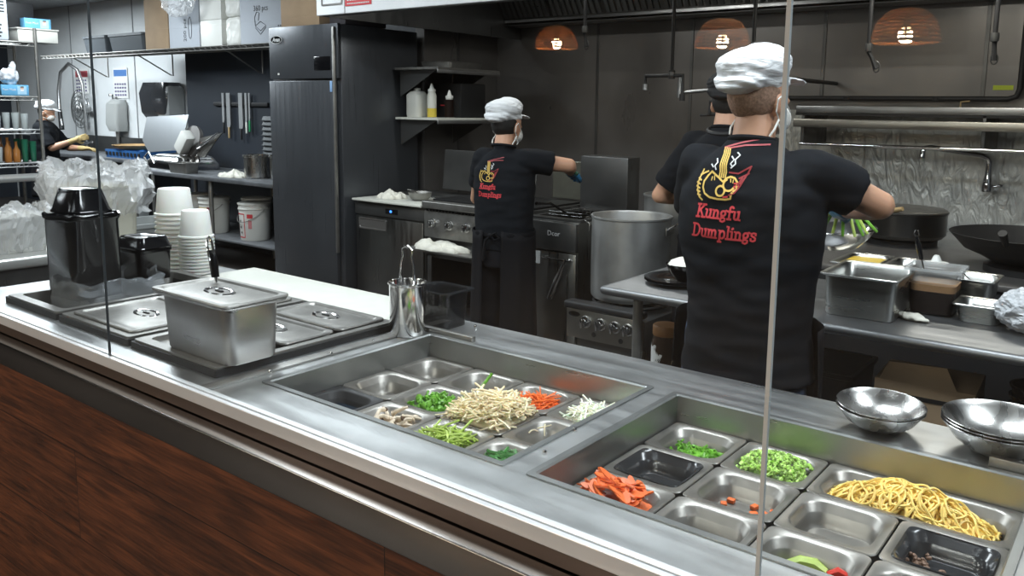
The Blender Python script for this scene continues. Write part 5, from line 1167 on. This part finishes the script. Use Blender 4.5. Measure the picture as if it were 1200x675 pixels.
# ================================================================== DINING SIDE: WOVEN PENDANTS OVER THE CUSTOMERS
def pendant(label, x, y, z, R):
    t = T('pendant_lamp', label, 'pendant lamp', (x, y, z), 0, 'woven pendant lamps')
    b = B(); H = R*1.0; nr = 12
    def prof(u): a = u*PI/2; return R*math.cos(a)**.75 if u < .999 else .03, H*math.sin(a)
    for j in range(nr): r, z_ = prof(j/nr); b.tube([(r*math.cos(2*PI*i/36), r*math.sin(2*PI*i/36), z_) for i in range(36)], .007 if j else .011, 5, True)
    for k in range(28): a = 2*PI*k/28; b.tube([(prof(j/10)[0]*math.cos(a), prof(j/10)[0]*math.sin(a), prof(j/10)[1]) for j in range(10)], .005, 4)
    b.build('woven_shade', wicker, t)
    B().tube([(0, 0, H*.95), (0, 0, 3.0-z)], .006, 8).build('cord', blackm, t); B().lathe([(.022, H*.42), (.024, H*.95)], (0, 0, 0), 14).build('socket', blackm, t)
    b = B(); b.ell((0, 0, H*.36), (.026, .026, .034)); b.build('bulb', bulbm, t)
    l = bpy.data.lights.new('pendant_light', 'POINT'); l.energy = 75; l.color = (1, .72, .42); l.shadow_soft_size = .05; o = bpy.data.objects.new('pendant_light', l); COL.objects.link(o); o.location = (x, y, z+H*.18)
    return t
pendant('woven rattan pendant lamp, the leftmost reflected in the glass', -5.10, -5.02, 2.22, .215)
pendant('woven rattan pendant lamp, the middle one reflected in the glass', -2.80, -4.02, 2.09, .205)
pendant('woven rattan pendant lamp, the rightmost and largest reflected in the glass', -1.42, -3.80, 2.065, .205)

# ================================================================== PEOPLE
def basis(d, n):
    d = Vector(d).normalized(); n = Vector(n); n = (n-d*n.dot(d)).normalized(); x = d.cross(n).normalized(); return x, d, n
def hand(b, w, d, n, side, curl=.6, g=0):
    """palm, four fingers and a thumb; w wrist, d towards the fingertips, n the way the palm faces"""
    x, d, n = basis(d, n); w = Vector(w); R = Matrix((x, d, n)).transposed()
    c = w+d*.048; rot = R.to_euler(); b.ell(c, (.040+g, .052+g, .016+g), rot, 16, 10); b.cap(w-d*.01, .026+g, w+d*.03, .026+g, 12)
    for k, (o, L) in enumerate(((-.028, .070), (-.0095, .078), (.0095, .073), (.028, .058))):
        p = c+x*(o*side)+d*.040; a = 0; q = p; r = .0092+g
        for s_, f in enumerate((.42, .33, .25)):
            a += curl*(.55 if s_ == 0 else .75); e = q+(d*math.cos(a)+n*math.sin(a))*L*f+x*(o*side*.06); b.cap(q, r, e, r*.92, 10); q = e; r *= .92
    p = w+d*.022-x*(side*.030); q = p+(d*.55-x*side*.70+n*.35).normalized()*.036; e = q+(d*.85-x*side*.15+n*.50).normalized()*.030
    b.cap(p, .013+g, q, .0115+g, 10); b.cap(q, .0115+g, e, .009+g, 10)
def wr(amp, sc=(7, 7, 16), seed=0, hemz=None):
    def f(c):
        v = Vector((c.x*sc[0]+seed, c.y*sc[1], c.z*sc[2])); return amp*(noise.noise(v)+.5*noise.noise(v*2.1))
    return f
def tors(b, secs, n=40):
    b.rings([[(cx+rx*math.copysign(abs(math.cos(a))**.85, math.cos(a)), cy+ry*math.copysign(abs(math.sin(a))**.85, math.sin(a)), z) for a in [2*PI*i/n for i in range(n)]] for z, rx, ry, cx, cy in secs])
def person(label, loc, rz, h, wd, R, L, head_yaw=0, head_pitch=0, cap=True, hair=None, glove=None, gcol=None, trouser=trouser_m, lean=0, sleeve=.60, mask=True, ring=True, wrap=(-72, 252), hem=-.06, waist=0, wx=0, hands=((0, 1, 0), (0, 0, -1), (0, 1, 0), (0, 0, -1)), apron=(.98, .45), capm=None, feet=.10, depth=.115):
    """R / L = (elbow, wrist) in the figure's own frame: x right, y the way it faces, z up"""
    k = h/1.75; sz = 1.43*k; sx = wd-.055; hz = .92*k
    hd = Matrix.Translation((0, lean+.015, 1.545*k)) @ Matrix.Rotation(head_yaw, 4, 'Z') @ Matrix.Rotation(-head_pitch, 4, 'X')
    # --- body, one continuous surface
    b = B(); b.T = hd
    b.ell((0, -.012, .112), (.076, .096, .098), None, 28, 18); b.ell((0, .028, .055), (.058, .066, .074), None, 24, 16); b.ell((0, .052, .012), (.034, .034, .026))
    b.ell((0, .097, .062), (.011, .017, .020)); b.ell((0, .084, .026), (.020, .012, .008)); b.ell((0, .078, .094), (.045, .014, .012))
    for s_ in (-1, 1): b.ell((s_*.079, -.004, .070), (.009, .019, .031), (0, 0, s_*.35), 14, 10); b.ell((s_*.074, .0, .055), (.010, .012, .016))
    b.T = Matrix(); nb = Vector((0, lean-.022, 1.44*k)); b.cap(nb, .069*k, hd @ Vector((0, -.012, .055)), .058*k)
    b.cap((0, lean-.02, 1.44*k), .07, (0, lean-.02, 1.30*k), .09)
    tors(b, [(hz-.10, .15*k, .10*k, 0, 0), (hz, .165*k, .105*k, 0, 0), (1.08*k, wd-.07, depth-.02, 0, lean*.3), (1.25*k, wd-.04, depth-.005, 0, lean*.6), (1.38*k, wd-.045, depth-.015, 0, lean*.9), (1.46*k, wd-.11, depth-.05, 0, lean)])
    arms = []
    for s_, (e, w_) in ((1, R), (-1, L)):
        sh = Vector((s_*sx, lean, sz)); e = Vector(e); w_ = Vector(w_); b.cap(sh, .055, e, .042); b.cap(e, .043, e+(w_-e)*.3, .043); b.cap(e+(w_-e)*.3, .043, w_, .027); arms.append((sh, e, w_, s_))
    for i, (sh, e, w_, s_) in enumerate(arms): hand(b, w_, Vector(hands[2*i]), Vector(hands[2*i+1]), s_, .55)
    for s_ in (-1, 1):
        hp = Vector((s_*.09*k, 0, hz-.04)); kn = Vector((s_*feet, .03, .50*k)); an = Vector((s_*feet, -.01, .09)); b.cap(hp, .085, kn, .058); b.cap(kn, .06, an, .042); b.cap(an, .045, (s_*feet, .03, .055), .045); b.cap((s_*feet, .03, .05), .04, (s_*(feet+.02), .14, .045), .032)
    body = remesh(b, .0065, 3, name='person', m=skin); tag(body, label, 'person', None, None, loc, rz)
    # --- shirt
    b = B(); q = wd
    tors(b, [(hz+hem, q-.025+waist*.35, depth+.035, wx, 0), (hz+.02, q-.015-waist, depth+.03, wx, .0), (1.08*k, q-.01-waist, depth+.025, wx, lean*.3), (1.24*k, q, depth+.028, 0, lean*.6), (1.36*k, q-.005, depth+.02, 0, lean*.85), (1.44*k, q-.055, depth+.0, 0, lean), (1.495*k, q-.135, depth-.03, 0, lean-.005), (1.52*k, .072, .070, 0, lean-.01)])
    for sh, e, w_, s_ in arms:
        c = sh+(e-sh)*sleeve; b.cap(sh+Vector((-s_*.03, 0, -.01)), .074, sh, .072); b.tube([sh, sh+(c-sh)*.55, c], [.072, .073, .074], 24)
    sh_ = remesh(b, .0085, 5, fn=wr(.0075, (6, 6, 15), rz*3+h), name='shirt', m=shirt_m, parent=body)
    b = B(); b.tube([(.068*math.cos(a), lean-.012+.066*math.sin(a), 1.512*k-.012*math.sin(a)) for a in [2*PI*i/28 for i in range(28)]], .008, 8, True); b.build('collar', shirt_m, body)
    # --- trousers
    b = B(); tors(b, [(hz-.16, .185*k, .125, 0, 0), (hz-.05, .19*k, .128, 0, 0), (hz+.04, .175*k, .12, 0, 0)])
    for s_ in (-1, 1): b.cap((s_*.092, 0, hz-.12), .103, (s_*feet, .02, .50*k), .085); b.tube([(s_*feet, .02, .52*k), (s_*feet, -.005, .08)], [.085, .078], 20)
    remesh(b, .011, 4, fn=wr(.007, (7, 7, 11), 5), name='trousers', m=trouser, parent=body)
    for s_ in (-1, 1):
        b = B(); b.ell((s_*(feet+.01), .06, .045), (.052, .145, .046)); b.box(s_*(feet+.01)-.045, s_*(feet+.01)+.045, -.07, .19, 0, .03, .01); remesh(b, .009, 2, name='shoe', m=blackm, parent=body)
    # --- apron: front bib and skirt wrapping round to the back, with ties
    if apron:
        z1, z0 = apron; b = B(); R_ = []
        a0, a1 = math.radians(wrap[0]), math.radians(wrap[1])
        for j in range(13):
            z = z1*k+(z0*k-z1*k)*j/12; fl = .006+.018*(j/12)
            R_.append([((q+fl+.002)*math.cos(a)*(1+.015*math.sin(a*9+j*.3)), (depth+.040+fl)*math.sin(a)+.004*math.sin(a*11), z+.01*math.sin(a*3)) for a in [a0+(a1-a0)*i/56 for i in range(57)]])
        b.rings(R_, False, False, False); o = b.build('apron', apron_m, body); o.modifiers.new('s', 'SOLIDIFY').thickness = .003
        b = B(); R_ = [[((q+.010+o_)*math.cos(a), (depth+.042+o_)*math.sin(a), z1*k-.012+zz+.008*math.sin(a)) for a in [2*PI*i/48 for i in range(48)]] for o_, zz in ((0, -.012), (.003, 0), (0, .012))]; b.rings(R_, True, False, False)
        y = -(depth+.055); b.ell((0, y, z1*k-.02), (.018, .012, .015)); b.tube([(0, y, z1*k-.02), (-.03, y-.008, z1*k-.05), (-.045, y, z1*k-.12), (-.05, y-.002, z1*k-.17)], [.006, .009, .010, .010], 6)
        b.tube([(0, y, z1*k-.02), (.04, y-.01, z1*k-.0), (.06, y-.006, z1*k-.03), (.03, y-.008, z1*k-.045), (0, y, z1*k-.02)], .006, 6); b.build('apron_tie', apron_m, o) if ring else b.b.free()
    # --- cap, hair, mask
    if hair:
        b = B(); b.T = hd; b.ell((0, -.024, .098), (.079, .087, .084), None, 28, 18); b.ell((0, -.030, .055), (.056, .060, .040)); remesh(b, .006, 2, fn=lambda c: .0015*noise.noise(c*90), name='hair', m=hair, parent=body)
    if cap:
        b = B(); b.T = hd @ Matrix.Rotation(.10, 4, 'X')
        b.ell((0, -.012, .140), (.086, .110, .040)); b.ell((0, -.030, .180), (.101, .116, .060)); b.ell((.0, -.080, .140), (.088, .066, .040), (.30, 0, 0)); b.ell((0, .010, .195), (.082, .085, .060))
        b.ell((0, .115, .147), (.064, .052, .008), (-.18, 0, 0))
        iv = hd.inverted()
        def fold(c):
            p = iv @ c; a = math.atan2(p.y, p.x); return .0016*math.sin(p.z*260+5*noise.noise(p*11)+p.y*40)*max(0, min(1, (.25-p.z)*12))*(1 if p.y < .12 else .1)+.0035*noise.noise(p*16)+.002*noise.noise(p*45)
        cc = remesh(b, .0050, 2, fn=fold, name='cap', m=capm or cap_m, parent=body)
    if mask:
        b = B(); b.T = hd; b.ell((0, .062, .040), (.056, .052, .050)); remesh(b, .006, 2, name='face_mask', m=whitep, parent=body)
        b = B(); b.T = hd
        for s_ in (-1, 1):
            b.tube([(s_*.056, .070, .062), (s_*.078, .020, .085), (s_*.089, -.004, .104), (s_*.092, -.026, .085), (s_*.089, -.024, .05), (s_*.082, .0, .028), (s_*.060, .062, .022)], .0022, 6)
            b.tube([(s_*.084, -.004, .030), (s_*.088, -.02, .0), (s_*.080, -.028, -.022)], .0035, 6); b.tube([(s_*.086, -.010, .020), (s_*.086, .012, -.005), (s_*.082, .010, -.018)], .003, 6)
        b.build('mask_strap', whitep, body)
    if glove:
        for i, (sh, e, w_, s_) in enumerate(arms):
            if s_ in glove:
                b = B(); hand(b, w_, Vector(hands[2*i]), Vector(hands[2*i+1]), s_, .55, .0035); b.cap(w_-(w_-e).normalized()*.07, .036, w_, .032); remesh(b, .005, 2, fn=lambda c: .002*noise.noise(c*50), name='glove', m=gcol or blueg, parent=body)
    return body, sh_

# --- writing on the shirt backs: strokes laid on the cloth
def arc(cx, cy, rx, ry, a0, a1, n=12): return [(cx+rx*math.cos(math.radians(a0+(a1-a0)*i/n)), cy+ry*math.sin(math.radians(a0+(a1-a0)*i/n))) for i in range(n+1)]
GL = {
 'K': (.80, [[(.18, 0), (.18, 1)], [(.04, 0), (.34, 0)], [(.04, 1), (.34, 1)], [(.66, 1), (.20, .42)], [(.34, .58), (.68, 0)], [(.54, 1), (.80, 1)], [(.56, 0), (.84, 0)]]),
 'u': (.66, [[(.04, .64), (.16, .64), (.16, .2)]+arc(.32, .2, .16, .19, 180, 350), [(.50, .64), (.50, 0), (.62, 0)], [(.40, .64), (.50, .64)]]),
 'n': (.68, [[(.04, .64), (.15, .64), (.15, 0)], [(.04, 0), (.27, 0)], arc(.32, .42, .17, .21, 170, 0)+[(.49, 0)], [(.38, 0), (.61, 0)]]),
 'g': (.62, [arc(.27, .42, .18, .20, 0, 360, 20), [(.40, .60), (.52, .68), (.58, .64)], [(.14, .28), (.12, .12), (.30, .08), (.46, .02), (.46, -.14), (.28, -.24), (.10, -.18), (.08, -.04), (.20, .06)]]),
 'f': (.44, [[(.18, 0), (.18, .80)]+arc(.32, .82, .14, .18, 180, 30), [(.04, .62), (.38, .62)], [(.04, 0), (.32, 0)]]),
 'D': (.84, [[(.18, 0), (.18, 1)], [(.04, 1), (.36, 1)]+arc(.36, .5, .38, .5, 90, -90)+[(.04, 0)]]),
 'm': (.98, [[(.04, .64), (.14, .64), (.14, 0)], [(.03, 0), (.25, 0)], arc(.28, .44, .14, .19, 170, 0)+[(.42, 0)], [(.34, 0), (.52, 0)], arc(.58, .44, .16, .19, 170, 0)+[(.74, 0)], [(.66, 0), (.86, 0)]]),
 'p': (.66, [[(.04, .64), (.15, .64), (.15, -.28)], [(.03, -.28), (.28, -.28)], arc(.34, .32, .20, .31, 160, -160, 20)]),
 'l': (.34, [[(.04, 1), (.16, 1), (.16, 0)], [(.03, 0), (.30, 0)]]),
 'i': (.34, [[(.04, .64), (.16, .64), (.16, 0)], [(.03, 0), (.30, 0)], [(.13, .84), (.19, .90)]]),
 's': (.52, [[(.42, .50), (.42, .62), (.26, .66), (.10, .60), (.10, .44), (.26, .36), (.42, .26), (.42, .08), (.26, 0), (.10, .04), (.08, .18)]]),
}
def decal(shirt, body, origin, sc, strokes, name, m, wdt, off=.0022, shear=0):
    """strokes in a flat frame (u right, v up), dropped onto the back of the shirt"""
    me = shirt.data; bv = BVHTree.FromPolygons([v.co[:] for v in me.vertices], [p.vertices[:] for p in me.polygons]); b = B()
    def pr(u, v):
        p = Vector((origin[0]+u*sc, -.6, origin[1]+v*sc)); h = bv.ray_cast(p, Vector((0, 1, 0)))
        return (h[0]+Vector((0, -off, 0))) if h[0] else None
    for s_ in strokes:
        P = []
        for (x0, y0), (x1, y1) in zip(s_, s_[1:]):
            n = max(1, int(math.hypot(x1-x0, y1-y0)*sc/.006))
            P += [(x0+(x1-x0)*i/n, y0+(y1-y0)*i/n) for i in range(n)]
        P.append(s_[-1]); row = []
        for i, (x, y) in enumerate(P):
            a = P[max(i-1, 0)]; c = P[min(i+1, len(P)-1)]; dx, dy = c[0]-a[0], c[1]-a[1]; l = math.hypot(dx, dy) or 1
            w_ = wdt(i/max(1, len(P)-1)) if callable(wdt) else wdt
            ex, ey = (dx/l*w_*.4, dy/l*w_*.4) if i == len(P)-1 else ((-dx/l*w_*.4, -dy/l*w_*.4) if i == 0 else (0, 0))
            A = pr(x-dy/l*w_/2+ex, y+dx/l*w_/2+ey); C = pr(x+dy/l*w_/2+ex, y-dx/l*w_/2+ey)
            if A and C: row.append((b.b.verts.new(A), b.b.verts.new(C)))
            else: row.append(None)
        for q, r in zip(row, row[1:]):
            if q and r: b.b.faces.new((q[0], q[1], r[1], r[0]))
    return b.build(name, m, shirt, False)
def word(s, shear=.10, gap=.0):
    out = []; x = 0
    for c in s:
        w_, st = GL[c]; out += [[(x+px+py*shear, py) for px, py in q] for q in st]; x += w_+gap
    return out, x
def shirt_print(shirt, body, ox, oz, W):
    """the noodle-bowl emblem above the two red words; W = width of the lower word"""
    s2, w2 = word('Dumplings'); k = W/w2; decal(shirt, body, (ox, oz), k, s2, 'word_dumplings', red, .17)
    s1, w1 = word('Kungfu'); decal(shirt, body, (ox+W*.06, oz+k*1.62), k*1.02, s1, 'word_kungfu', red, .17)
    e = W*.42; o = (ox+W*.10, oz+k*3.05)          # emblem unit square
    P = [(.20, .62), (.30, .72), (.42, .80), (.56, .74), (.70, .66), (.72, .58)]
    drop = [(.36, .98), (.22, .82), (.12, .62), (.12, .38), (.24, .20), (.44, .12), (.70, .10), (.98, .10), (1.18, .14), (1.28, .34), (1.38, .52), (1.34, .70), (1.14, .86), (.96, .76), (.86, .62), (.84, .48), (.96, .34), (1.12, .36), (1.20, .48)]
    decal(shirt, body, o, e, [[(.36, .98), (.22, .84), (.10, .64), (.08, .42), (.18, .22), (.40, .10), (.70, .06), (1.00, .06), (1.18, .10), (1.20, .28), (1.34, .46), (1.36, .66), (1.24, .80), (1.08, .84), (.94, .78), (.82, .66), (.66, .78), (.36, .98)], arc(.78, .34, .16, .17, 0, 360, 18), arc(1.06, .56, .20, .20, 120, 330, 14)], 'dumpling_outline', gold, .068)
    decal(shirt, body, o, e, [[(.40, .80), (.38, .68)], [(.48, .84), (.50, .70)], [(1.10, .76), (1.12, .66)], [(1.20, .74), (1.20, .64)]], 'dumpling_pleats', gold, .035)
    decal(shirt, body, o, e, [[(-.02, 1.02-.0), (-.10, .80), (-.16, .55), (-.14, .30), (-.04, .08), (.10, -.02)], [(-.16, .72), (-.04, .66)], [(-.20, .58), (-.06, .52)], [(-.20, .44), (-.06, .38)], [(-.17, .30), (-.04, .26)], [(-.12, .16), (.0, .14)], [(-.10, .84), (.06, .92), (.20, .98)]], 'wheat_ear', gold, .06)
    nd = [[(.66+dx+.02*math.sin(q*2), .80+q*.2) for q in range(0, 6)] for dx in (0, .075, .15, .225)]
    decal(shirt, body, o, e, nd, 'noodle_strands', gold, .05)
    decal(shirt, body, o, e, [[(.62, 1.82), (1.30, 2.02), (2.16, 2.22)], [(.72, 1.78), (1.40, 1.92), (2.12, 1.96)]], 'chopsticks', mat('print_rose', (.45, .09, .10), .6), .055)
    decal(shirt, body, o, e, [[(1.02, 1.52), (1.12, 1.42), (1.02, 1.28), (1.10, 1.18)], [(1.20, 1.66), (1.30, 1.58), (1.16, 1.42), (1.20, 1.28), (1.06, 1.14)], [(.46, 1.42), (.52, 1.30), (.44, 1.18), (.50, 1.06)], [(.30, 1.22), (.38, 1.14)]], 'steam_curls', whitepr, .05)
    decal(shirt, body, o, e, [[(1.02, .98), (1.34, .96), (1.76, 1.22)], [(1.40, .80), (1.70, .98)], [(1.36, .56), (1.50, .70), (1.66, .96), (1.74, 1.16)], [(1.12, .22), (1.30, .30), (1.46, .54), (1.60, .84)], [(1.24, .34), (1.44, .70)], [(1.30, .46), (1.50, .82)]], 'red_bowl', dred, .055)
    decal(shirt, body, o, e, [[(1.26, .62), (1.44, .64)], [(1.26, .52), (1.40, .54)], [(.92, .14), (1.06, .16)]], 'red_marks', red, .06)

# nearest cook, back to us
bodyA, shirtA = person('cook nearest the counter in a white cap, back turned, holding green stalks', (-.985, 2.35, 0), .05, 1.755, .222,
    ((.335, .15, 1.335), (.155, .40, 1.285)), ((-.27, .20, 1.21), (-.08, .43, 1.135)), head_yaw=-.42, head_pitch=.12, hair=stub, glove=(1, -1), trouser=denim,
    hands=((-.55, .8, .05), (-.3, -.3, -.9), (.35, .93, -.1), (.3, .1, .95)), apron=(.97, .50), sleeve=.62, depth=.118, ring=False, wrap=(-5, 185), hem=-.12, waist=.022, wx=.010)
shirt_print(shirtA, bodyA, -.130, 1.236, .20)
# middle cook at the griddle
bodyB, shirtB = person('cook in a white cap at the griddle range, back turned, right arm reaching forward', (-3.085, 3.72, 0), .18, 1.60, .188,
    ((.335, .17, 1.275), (.245, .40, 1.215)), ((-.27, .14, 1.05), (-.20, .38, 1.03)), head_yaw=-.25, head_pitch=.16, hair=hair_m, glove=(1, -1), gcol=None,
    hands=((-.2, .95, -.1), (-.4, -.1, -.9), (.1, .95, 0), (0, 0, -1)), apron=(.98, .28), sleeve=.62, depth=.100)
shirt_print(shirtB, bodyB, -.105, 1.095, .155)
# third cook, half hidden
darkcap = mat('black_cap_cloth', (.012, .012, .013), .8)
bodyC, shirtC = person('cook in a dark cap at the stock pots, mostly hidden behind the nearest cook', (-1.715, 3.75, 0), .1, 1.76, .212,
    ((.30, .05, 1.14), (.22, .30, 1.10)), ((-.345, .02, 1.17), (-.24, .24, 1.14)), head_yaw=.1, head_pitch=.1, hair=hair_m, capm=darkcap, mask=False,
    hands=((0, 1, 0), (0, 0, -1), (0, 1, 0), (0, 0, -1)), apron=(.98, .45), sleeve=.8)
B().tube([(.085*math.cos(a), -.01+.088*math.sin(a), 1.515+.02*math.sin(a)) for a in [2*PI*i/28 for i in range(28)]], .010, 8, True).build('apron_neck_strap', blackm, bodyC)
# dish washer far at the left
bodyD, shirtD = person('dishwasher in a pale cap and face mask at the far sink, wearing long tan gloves', (-11.50, 4.66, 0), -.80, 1.56, .20,
    ((.24, .18, 1.02), (.14, .42, 1.12)), ((-.24, .18, 1.0), (-.12, .42, 1.0)), head_pitch=.35, hair=hair_m, glove=(1, -1), gcol=yelg,
    hands=((-.1, .9, .3), (-1, 0, 0), (.1, 1, 0), (0, 0, -1)), sleeve=.95)

def held():
    t = T('steel_bowl', 'thin steel bowl held in front of the nearest cook', 'steel bowl', (-.905, 2.94, 1.125)); t.rotation_euler = (.05, -.04, 0)
    R = .135; B().lathe([(.045, 0), (.07, .006), (.108, .04), (.130, .072), (R, .074), (R-.002, .077), (.127, .075), (.104, .042), (.066, .009), (.001, .004)], seg=52).build('bowl', steelb, t)
    for k in range(9):
        b = B(); a = -1.2+k*.32; L = random.uniform(.08, .12); b.tube([(0, 0, 0), (L*.5*math.sin(a), -.02, -.012), (L*1.0*math.sin(a), -.03, -.05-.03*math.cos(a))], [.0055, .006, .005], 7)
        tag(b.build('green_stalk', celery_m if k % 2 else green_m), 'cut green stalk in the blue glove above the held steel bowl', 'green stalk', 'green stalks in the blue glove', None, (-.875+.004*k, 2.83+.004*k, 1.268))
    b = B(); b.ell((0, 0, 0), (.03, .03, .028)); tag(b.build('orange_vegetable', carrot_m), 'round orange vegetable piece left of the green stalks', 'vegetable', None, None, (-.955, 2.86, 1.262))
held()
def griddle_tools():
    t = T('green_handled_tool', 'dark green handled tool held by the middle cook over the fryer', 'kitchen tool', (-2.93, 4.05, 1.30), 0)
    B().tube([(0, 0, 0), (.06, .0, -.035), (.13, .01, -.085)], [.010, .012, .012], 8).build('green_handle', mat('green_grip', (.02, .10, .06), .5), t)
    B().tube([(.0, 0, 0), (-.05, .02, .012), (-.09, .03, .01)], .006, 8).build('arm', steelp, t)
griddle_tools()
